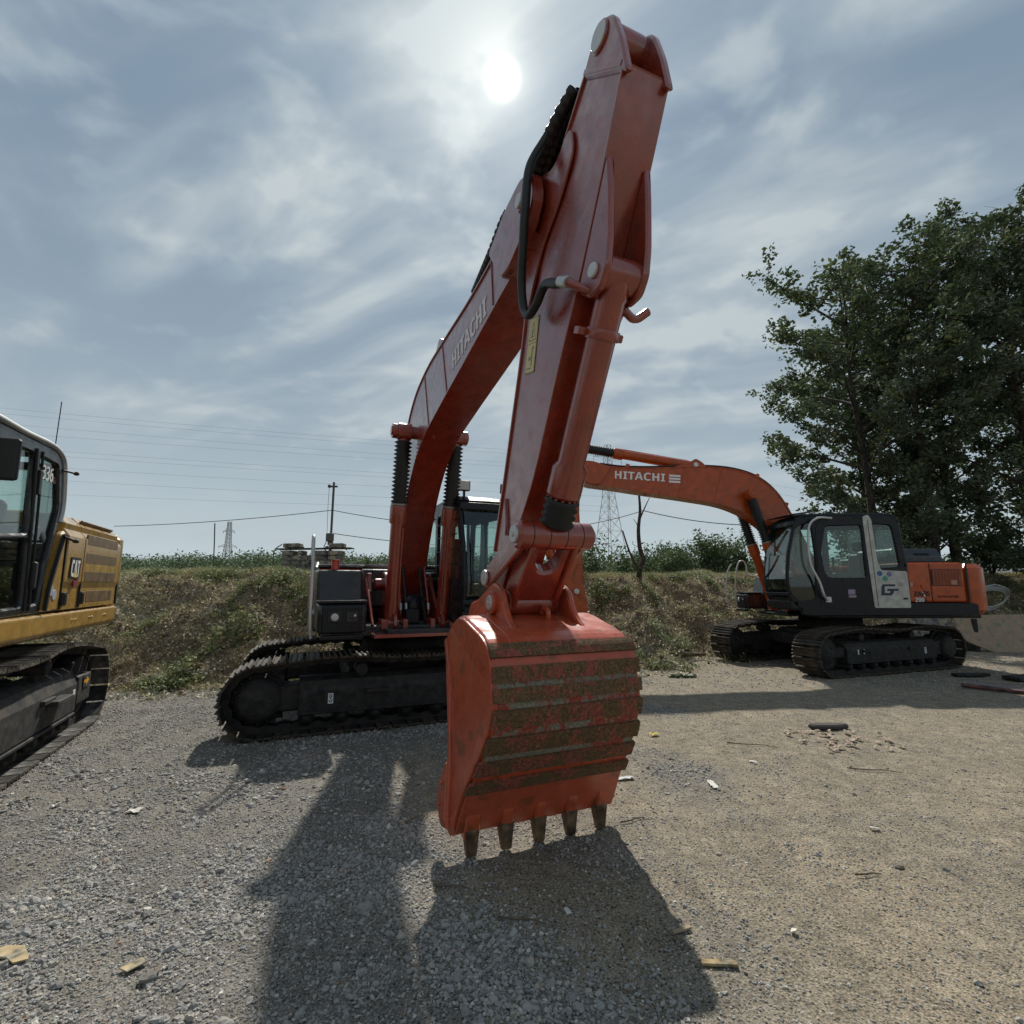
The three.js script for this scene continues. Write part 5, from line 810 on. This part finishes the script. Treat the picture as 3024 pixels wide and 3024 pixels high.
// dead tree
{
  const x = 3.72, z = -15.2, t = thing('dead_tree', 'bare dead tree standing on the bank below the orange boom', 'tree', [x, groundY(x, z) - 0.1, z]);
  part(t, 'trunk', [limb([V(0, 0, 0), V(0.05, 0.45, 0), V(0.16, 0.75, 0.02), V(0.08, 1.0, 0.03), V(0.05, 1.6, 0), V(0.12, 2.2, 0), V(0.1, 2.8, 0)], 0.085, 0.03, 24, 8)], bark);
  part(t, 'branch', [limb([V(0.04, 0.42, 0), V(-0.15, 0.75, 0), V(-0.3, 1.15, 0.02), V(-0.42, 1.6, 0)], 0.04, 0.02, 10, 6)], bark);
  part(t, 'branch', [limb([V(0.08, 1.9, 0), V(0.22, 2.2, 0), V(0.42, 2.6, 0)], 0.03, 0.01, 8, 6)], bark);
  part(t, 'branch', [limb([V(0.06, 1.62, 0), V(0.0, 1.8, 0.03), V(-0.1, 1.95, 0.02)], 0.018, 0.006, 6, 5)], bark);
}

// ---------------------------------------------------------------- pylons and wires
const galv = plain(lin(0.50, 0.52, 0.54), 0.7, 0.0);
function bar3(a, b, w) { return rod(a, b, w, 4, 0.0001); }
function pylon(x, y0, z, h, base, top, arms, label, yaw, wl, wb) {
  const t = thing('pylon', label, 'pylon', [x, y0, z], yaw, 'lattice pylons behind the bank');
  const half = (f) => f < 0.62 ? lerp(base, base * 0.30, Math.pow(f / 0.62, 0.9)) : lerp(base * 0.30, top, (f - 0.62) / 0.38);
  const P = (f, sx, sz) => V(half(f) * sx, f * h, half(f) * sz), lv = [0, 0.14, 0.27, 0.38, 0.47, 0.55, 0.62, 0.68, 0.74, 0.80, 0.86, 0.92, 1];
  for (const sx of [-1, 1]) for (const sz of [-1, 1]) part(t, 'leg', lv.slice(1).map((f, i) => bar3(P(lv[i], sx, sz), P(f, sx, sz), wl)), galv);
  const br = [];
  for (let i = 0; i < lv.length - 1; i++) for (const s of [-1, 1]) { const a = lv[i], b = lv[i + 1]; br.push(bar3(P(a, -1, s), P(b, 1, s), wb), bar3(P(a, 1, s), P(b, -1, s), wb), bar3(P(a, s, -1), P(b, s, 1), wb), bar3(P(a, s, 1), P(b, s, -1), wb), bar3(P(b, -1, s), P(b, 1, s), wb), bar3(P(b, s, -1), P(b, s, 1), wb)); }
  part(t, 'bracing', br, galv);
  for (const [f, L] of arms) for (const s of [-1, 1]) { const e = V(s * L, f * h + 0.3, 0), g = []; for (const sz of [-1, 1]) g.push(bar3(P(f, s, sz), e, wb), bar3(P(f + 0.045, s, sz), e, wb)); for (const k of [0.35, 0.7]) g.push(bar3(P(f, s, 1).lerp(e, k), P(f + 0.045, s, -1).lerp(e, k), wb * 0.8)); part(t, 'cross_arm', g, galv); part(t, 'insulator', [rod(e, e.clone().add(V(0, -h * 0.035, 0)), wb * 1.5, 6)], galv); }
}
pylon(38.3, 1, -200, 56, 6.0, 0.9, [[0.72, 9], [0.81, 8], [0.90, 7]], 'tall lattice pylon right of the main arm, partly behind the orange boom', 0.5, 0.17, 0.075);
pylon(-166.5, 1, -300, 37, 4.4, 0.8, [[0.60, 5], [0.84, 3.2]], 'distant lattice pylon on the horizon left of the block stack', 0.9, 0.22, 0.11);
const wireMat = plain(lin(0.05, 0.055, 0.06), 0.7);
const ORD = ['one', 'two', 'three', 'four', 'five', 'six', 'seven', 'eight', 'nine'];
function hang(p0, p1, sag, n) { const a = V(...p0), b = V(...p1), pts = []; for (let k = 0; k <= n; k++) { const t = k / n, q = a.clone().lerp(b, t); q.y -= 4 * t * (1 - t) * sag; pts.push(q); } return pts; }
[[[-261.1, 81.6, -215.0], [39.1, 52.2, -200.0]], [[-260.7, 79.0, -215.0], [39.0, 50.8, -200.0]], [[-260.0, 74.4, -215.0], [38.9, 47.2, -200.0]], [[-259.3, 70.1, -215.0], [38.9, 46.1, -200.0]], [[-258.2, 63.5, -215.0], [38.8, 40.7, -200.0]], [[-257.8, 61.1, -215.0], [38.7, 39.2, -200.0]], [[-256.9, 55.5, -215.0], [38.6, 36.0, -200.0]], [[-255.9, 49.6, -215.0], [38.5, 32.2, -200.0]], [[-254.8, 42.5, -215.0], [38.5, 30.1, -200.0]]].forEach(([p0, p1], i) => solo('power_line', [tube(hang(p0, p1, 1.2, 24), 0.030, 48, 4)], wireMat, `high voltage wire, number ${ORD[i]} from the top, left of the boom`, 'power line', [0, 0, 0], 0, 'high voltage wires in the sky'));
[[[39.1, 52.2, -200.0], [282.8, 23.0, -230.0]], [[39.0, 50.8, -200.0], [281.5, 15.3, -230.0]], [[38.9, 47.2, -200.0], [279.8, 5.2, -230.0]], [[38.9, 46.1, -200.0], [278.5, -2.0, -230.0]]].forEach(([p0, p1], i) => solo('power_line', [tube(hang(p0, p1, 2, 24), 0.024, 48, 4)], wireMat, `thin wire running right from the tall pylon, number ${ORD[i]} from the top`, 'power line', [0, 0, 0], 0, 'wires right of the tall pylon'));
function cable(a, b, sag, r, label) { solo('cable', [tube(hang(a, b, sag, 20), r, 40, 5)], wireMat, label, 'cable'); }

// ---------------------------------------------------------------- stack of concrete blocks with a lamp pole
{
  const x0 = -6.42, z = -14.5, y0 = groundY(-5.6, z) - 0.06, t = thing('block_stack', 'stack of grey concrete blocks on the bank left of the main excavator', 'block stack', [x0, y0, z]), r = mulberry(91), blk = [0.40, 0.46, 0.34].map((v) => plain(lin(v, v * 0.95, v * 0.86), 0.95, 0, { map: tGrime }));
  const rows = [[[0, 0.5], [0.52, 0.8], [1.36, 0.3]], [[0.0, 0.62], [0.86, 0.5], [1.38, 0.26]], [[0.0, 0.42], [0.45, 0.78], [1.26, 0.38]], [[0.0, 1.05], [1.08, 0.56]], [[0.0, 0.7], [0.72, 0.52], [1.27, 0.36]], [[0.0, 0.3], [0.46, 0.10], [0.9, 0.34], [1.27, 0.37]]];
  rows.forEach((row, j) => row.forEach(([a, w]) => part(t, 'concrete_block', [bx(w, 0.128, 0.36 + r() * 0.06, a + w / 2, 0.07 + j * 0.137, (r() - 0.5) * 0.05, 0.012, 0, (r() - 0.5) * 0.05, (r() - 0.5) * 0.02)], blk[Math.floor(r() * 3)])));
  part(t, 'plank', [bx(2.1, 0.03, 0.4, 0.85, 0.88, 0, 0.005, 0, 0.02, 0.015)], plain(lin(0.16, 0.14, 0.11), 0.9, 0, { map: tGrime }));
  for (const [a, w] of [[0.0, 0.45], [1.28, 0.4]]) part(t, 'concrete_block', [bx(w, 0.12, 0.36, a + w / 2, 0.965, 0, 0.02, 0, 0.06, 0.03)], blk[1]);
  part(t, 'rubble', [stone(61, 1).scale(0.09, 0.07, 0.09).translate(0.45, 0.93, 0), stone(62, 1).scale(0.07, 0.05, 0.07).translate(1.2, 0.93, 0.05)], blk[2]);
  part(t, 'bent_rod', [tube([[-0.26, 0.0, 0.1], [-0.28, 0.5, 0.1], [-0.24, 0.85, 0.1], [-0.05, 1.0, 0.1]], 0.014, 20, 6)], wireMat);
  const p = thing('lamp_pole', 'thin steel pole with a floodlight behind the block stack', 'pole', [-5.24, y0 + 0.1, z - 0.25]);
  part(p, 'pole', [rod(V(0, 0, 0), V(0.02, 2.75, 0), 0.032, 10)], plain(lin(0.10, 0.085, 0.06), 0.8)); part(p, 'cross_piece', [bx(0.26, 0.05, 0.06, 0, 2.62, 0, 0.01), bx(0.08, 0.09, 0.08, -0.11, 2.63, 0, 0.02)], wireMat);
  part(p, 'floodlight', [bx(0.2, 0.24, 0.16, 0.0, 1.12, 0.06, 0.03), bx(0.14, 0.1, 0.12, 0.02, 0.95, 0.05, 0.02)], plain(lin(0.09, 0.09, 0.075), 0.7)); part(p, 'hanging_wire', [tube([[-0.11, 2.6, 0], [-0.12, 1.9, 0], [-0.10, 1.2, 0.02]], 0.006, 20, 5), tube([[-0.1, 1.0, 0.05], [-0.14, 0.8, 0.1], [-0.02, 0.72, 0.1], [0.06, 0.85, 0.1]], 0.012, 20, 5)], wireMat);
  const top = [-5.23, y0 + 2.02, z - 0.25];
  cable([-13.29, 3.66, -17.00], top, 0.08, 0.011, 'black cable rising from behind the yellow excavator to the lamp pole');
  cable(top, [1.93, 3.52, -15.60], 0.25, 0.011, 'upper black cable between the lamp pole and the main arm');
  cable([-5.23, y0 + 1.35, z - 0.25], [2.98, 2.98, -15.60], 0.25, 0.011, 'lower black cable between the lamp pole and the main arm');
  cable([1.93, 3.50, -15.60], [3.93, 3.93, -15.20], 0.05, 0.012, 'black cable between the main arm and the dead tree');
  cable([3.93, 3.93, -15.20], [7.19, 3.49, -15.20], 0.10, 0.013, 'black cable from the dead tree to the boom of the orange excavator');
  solo('thin_mast', [tube([[0, 0, 0], [0.02, 2.5, 0], [-0.08, 4.6, 0]], 0.035, 14, 6)], wireMat, 'thin leaning mast left of the distant pylon', 'mast', [-19.2, groundY(-19.2, -33), -33]);
}

// ---------------------------------------------------------------- things behind and beside the orange excavator
{
  const gx = 33.0, gz = -31, c = thing('site_cabin', 'white site cabin with blue roof edge at the right edge of the photo', 'cabin', [gx, groundY(gx, gz) - 0.35, gz], -0.15);
  part(c, 'wall', [bx(7, 2.2, 2.6, 0, 1.1, 0, 0.02)], plain(lin(0.55, 0.58, 0.60), 0.7)); part(c, 'roof', [bx(7.2, 0.3, 2.8, 0, 2.35, 0, 0.03)], plain(lin(0.02, 0.06, 0.22), 0.6));
  for (const x of [-3.4, -0.9, 2.0]) part(c, 'corner_post', [bx(0.16, 2.2, 0.05, x, 1.1, 1.32, 0.01)], plain(lin(0.02, 0.06, 0.22), 0.6));
  part(c, 'window', [bx(0.9, 0.7, 0.04, -2.4, 1.35, 1.31, 0.01)], plain(lin(0.02, 0.022, 0.025), 0.15));
  const rust = plain(lin(0.40, 0.30, 0.21), 0.9, 0, { map: tScuff });
  const s = thing('rusty_plate', 'large tan rusty steel plate standing behind the orange excavator', 'steel plate', [13.0, 0, -13.5], -0.12);
  part(s, 'plate', [ext(rounded([[-1.35, 0.52], [-1.15, 0.25], [-0.85, 0.12], [-0.6, 0.0], [1.8, 0.0], [1.8, 1.0], [-1.35, 0.94]], 0.05), 0.06, 0, 0.01).rotateX(-0.16)], rust);
  part(s, 'brace', [bx(0.12, 0.9, 0.5, -0.9, 0.4, -0.3, 0.02), bx(0.12, 0.9, 0.5, 1.0, 0.4, -0.3, 0.02)], M.under);
  solo('grey_panel', [bx(1.3, 0.75, 0.06, 0, 0.56, 0, 0.02, -0.2)], plain(lin(0.36, 0.36, 0.34), 0.8, 0, { map: tGrime }), 'pale grey panel leaning behind the rear of the orange excavator', 'panel', [11.0, 0, -13.9], -0.1);
  const w = thing('wire_coil', 'pale coil of wire lying on the bank behind the orange counterweight', 'wire coil', [13.3, 1.28, -14.6]);
  for (let i = 0; i < 6; i++) { const pts = []; for (let k = 0; k < 12; k++) { const a = k / 12 * 6.283; pts.push([Math.cos(a) * (0.55 + n2(i, k) * 0.04), Math.sin(a) * 0.30 + i * 0.025 + n2(i * 3, k) * 0.02, Math.sin(a) * 0.2 + i * 0.03]); } part(w, 'wire_loop', [tube(pts, 0.014, 50, 5, true)], M.rail); }
  const pm = [plain(lin(0.26, 0.13, 0.12), 0.6, 0.3, { map: tGrime }), plain(lin(0.18, 0.17, 0.18), 0.5, 0.5)];
  [[7.66, -9.05, 9.4, -6.9, 'reddish steel pipe on the ground before the orange excavator'], [7.86, -9.08, 9.7, -6.95, 'grey steel pipe lying beside the reddish one']].forEach(([xa, za, xb, zb2, lb], i) => solo('steel_pipe', [rod(V(xa, 0.045, za), V(xb, 0.045, zb2), 0.035, 12)], pm[i], lb, 'pipe', [0, 0, 0], 0));
  solo('flat_scrap', [bx(0.7, 0.05, 0.14, 0, 0.04, 0, 0.01)], M.under, 'dark flat iron scrap on the ground at the right edge', 'scrap', [8.75, 0, -10.1], 0.1); solo('flat_scrap', [bx(0.9, 0.07, 0.3, 0, 0.05, 0, 0.02)], M.under, 'dark bent iron scrap nearest the right edge', 'scrap', [9.5, 0, -9.75], 0.25);
}

// ---------------------------------------------------------------- litter on the yard
{
  const card = plain(lin(0.62, 0.57, 0.43), 0.9, 0, { map: tGrime }), pap = plain(lin(0.56, 0.54, 0.49), 0.85), wood = plain(lin(0.48, 0.42, 0.29), 0.9, 0, { map: tGrime }), dk = plain(lin(0.06, 0.05, 0.045), 0.9), tw = plain(lin(0.12, 0.09, 0.06), 0.95), gr = plain(lin(0.45, 0.47, 0.46), 0.6);
  const on = (x, z, d = 0.006) => [x, groundY(x, z) + d * 0.7, z], flat = (pts, t = 0.006) => extY(pts, 0, t, 0.001);
  const crumple = (g, a) => { const p = g.attributes.position; for (let i = 0; i < p.count; i++) p.setY(i, p.getY(i) + Math.max(0, n2(p.getX(i) * 14, p.getZ(i) * 14)) * a); g.computeVertexNormals(); return g; };
  const sheet = (w, d, a, seed) => { const g = new THREE.PlaneGeometry(w, d, 6, 5).rotateX(-Math.PI / 2), p = g.attributes.position; for (let i = 0; i < p.count; i++) { p.setY(i, 0.004 + Math.abs(n2(p.getX(i) * 9 + seed, p.getZ(i) * 9)) * a); p.setX(i, p.getX(i) + n2(i * 0.7, seed) * 0.008); } g.computeVertexNormals(); const h = g.clone(); h.scale(0.98, 1, 0.98).translate(0, -0.004, 0); return [g, h]; };
  solo('cardboard_piece', [flat([[-0.12, -0.02], [-0.06, -0.06], [0.02, -0.05], [0.09, 0.02], [0.11, 0.05], [0.06, 0.07], [0.0, 0.03], [-0.04, 0.02], [-0.1, 0.03]], 0.008)], card, 'torn piece of tan cardboard at the lower left', 'cardboard', on(-2.36, -2.68, 0.02), 0.1);
  solo('cardboard_piece', [flat([[-0.05, -0.02], [0.04, -0.03], [0.05, 0.02], [-0.03, 0.03]], 0.006)], card, 'small curled scrap of cardboard among the lower left stones', 'cardboard', on(-1.74, -2.62, 0.02), 0.8);
  const papers = [[-2.92, -4.24, 0.10, 0.06, 'white folded paper left of the excavator shadow'], [-3.62, -4.35, 0.05, 0.03, 'white scrap nearest the left edge'], [-1.9, -5.0, 0.06, 0.03, 'white scrap below the track of the main excavator'], [-0.02, -3.95, 0.06, 0.03, 'white scrap left of the bucket teeth'], [0.30, -3.02, 0.035, 0.03, 'small white scrap in the bucket shadow'], [1.02, -4.9, 0.16, 0.05, 'grey white plastic scrap right of the bucket'], [1.75, -4.75, 0.16, 0.05, 'pale torn paper on the dirt right of the bucket'], [2.6, -3.95, 0.06, 0.03, 'white scrap on the dirt, furthest right of the middle'], [1.42, -2.85, 0.035, 0.025, 'white pebble-like scrap near the wooden strip'], [2.38, -5.35, 0.07, 0.03, 'white scrap below the dark mat']];
  papers.forEach(([x, z, w, d, lb], i) => solo('paper_scrap', sheet(w, d, 0.02, i * 3), i === 5 ? gr : pap, lb, 'paper', on(x, z, 0.012), i * 1.3));
  solo('wood_strip', [bx(0.165, 0.014, 0.034, 0, 0.01, 0, 0.004, 0, 0, 0.04)], wood, 'pale wooden strip on the dirt right of the bucket shadow', 'wood strip', on(0.96, -2.64), -0.12);
  solo('wood_strip', [bx(0.11, 0.012, 0.02, 0, 0.01, 0, 0.003)], plain(lin(0.30, 0.24, 0.16), 0.9), 'brown splinter just above the pale wooden strip', 'wood strip', on(0.86, -2.86), 0.35);
  const twigs = [[2.16, -3.38, 0.16, 0.05, 'thin dark twig left of the dark stone'], [2.62, -5.9, 0.5, -0.3, 'long twig on the dirt near the dark mat'], [0.9, -4.1, 0.22, 0.4, 'twig right of the bucket teeth'], [-0.75, -4.1, 0.2, 0.7, 'straight stick lying in the boom shadow'], [-0.35, -3.25, 0.22, -0.15, 'curved twig left of the bucket shadow'], [3.4, -5.1, 0.45, -0.25, 'long twig at the right middle of the dirt'], [2.35, -2.4, 0.2, 1.2, 'upright-lying twig at the lower right corner'], [0.05, -2.95, 0.25, -0.2, 'thin black wire in the bucket shadow']];
  twigs.forEach(([x, z, l, a, lb], i) => solo('twig', [limb([V(-l / 2, 0.01, 0), V(-l / 6, 0.014, l * 0.05), V(l / 5, 0.012, -l * 0.03), V(l / 2, 0.01, l * 0.04)], 0.006, 0.003, 8, 5)], i === 3 ? wood : tw, lb, 'twig', on(x, z), a));
  solo('dark_mat', [extY(rounded([[-0.24, -0.05], [-0.05, -0.08], [0.2, -0.06], [0.26, 0.02], [0.05, 0.08], [-0.2, 0.06]], 0.04), 0, 0.06, 0.02)], dk, 'dark muddy mat lying on the gravel', 'mat', on(3.86, -6.55), 0.05);
  { const rr = mulberry(8), gs = []; for (let i = 0; i < 26; i++) for (const g of sheet(0.04 + rr() * 0.06, 0.03 + rr() * 0.03, 0.03, i * 5)) { const x = 3.75 + (rr() - 0.5) * 1.1, z = -6.05 + (rr() - 0.5) * 0.8; gs.push(g.rotateY(rr() * 6).translate(x, groundY(x, z) + 0.016, z)); }
    const lt = mesh('leaf_litter', merge(gs), plain(lin(0.36, 0.28, 0.21), 0.9)); lt.userData = { kind: 'stuff', label: 'dead leaves scattered just below the dark mat' }; scene.add(lt); }
  solo('log', [limb([V(-0.65, 0.09, 0.12), V(-0.2, 0.13, 0), V(0.3, 0.1, -0.05), V(0.8, 0.07, -0.25)], 0.06, 0.035, 14, 8)], plain(lin(0.26, 0.20, 0.14), 0.9, 0, { map: tGrime }), 'grey-brown log lying at the foot of the bank', 'log', on(3.75, -12.0, 0.02), 0.1);
  solo('branch', [limb([V(-0.5, 0.1, 0), V(0, 0.06, 0.05), V(0.6, 0.0, 0.3)], 0.02, 0.01, 10, 6)], tw, 'dry branch pointing down from the log', 'branch', on(3.0, -11.1, 0.02), -0.3);
  const pl2 = plain(lin(0.07, 0.095, 0.03), 0.5);
  const bt = thing('green_rag', 'dark green rag lying on the gravel before the bank', 'rag', on(3.22, -10.05), 0); part(bt, 'fold', [stone(70, 2).scale(0.14, 0.09, 0.08).translate(-0.12, 0.03, 0), stone(71, 2).scale(0.19, 0.07, 0.09).translate(0.12, 0.03, 0.02)], pl2);
  solo('block_stone', [stone(75, 0).scale(0.035, 0.04, 0.03)], plain(lin(0.20, 0.18, 0.14), 0.95), 'small dark angular stone on the dirt at the right', 'stone', on(2.41, -3.46, 0.015), 0.4);
  const bigs = [[-0.80, -3.05, 0.055, 'largest grey stone inside the boom shadow'], [-1.15, -2.30, 0.05, 'square grey stone at the lower left of the shadow'], [-1.95, -3.0, 0.04, 'dark grey stone left of the shadow'], [3.05, -2.85, 0.05, 'pale stone at the right edge'], [2.95, -2.95, 0.04, 'second pale stone by the right edge'], [-1.62, -2.55, 0.05, 'dark stone at the lower left beside the cardboard scrap']];
  bigs.forEach(([x, z, s, lb], i) => solo('stone', [stone(80 + i, 2).scale(s, s, s)], plain(lin(0.24, 0.23, 0.21).multiplyScalar(i === 5 || i === 2 ? 0.6 : 1.1), 0.95), lb, 'stone', on(x, z, s * 0.25), i));
  solo('yellow_scrap', sheet(0.12, 0.06, 0.03, 44), plain(lin(0.45, 0.38, 0.05), 0.7), 'small yellow plastic scrap right of the bucket', 'plastic scrap', on(1.65, -6.25, 0.015), 0.4);
  solo('orange_cap', [rod(V(0, 0, 0), V(0, 0.02, 0), 0.03, 16)], plain(lin(0.6, 0.07, 0.03), 0.5), 'small red cap beside the bucket edge', 'cap', on(0.98, -5.15, 0.015), 0);
}

renderer.render(scene, camera);
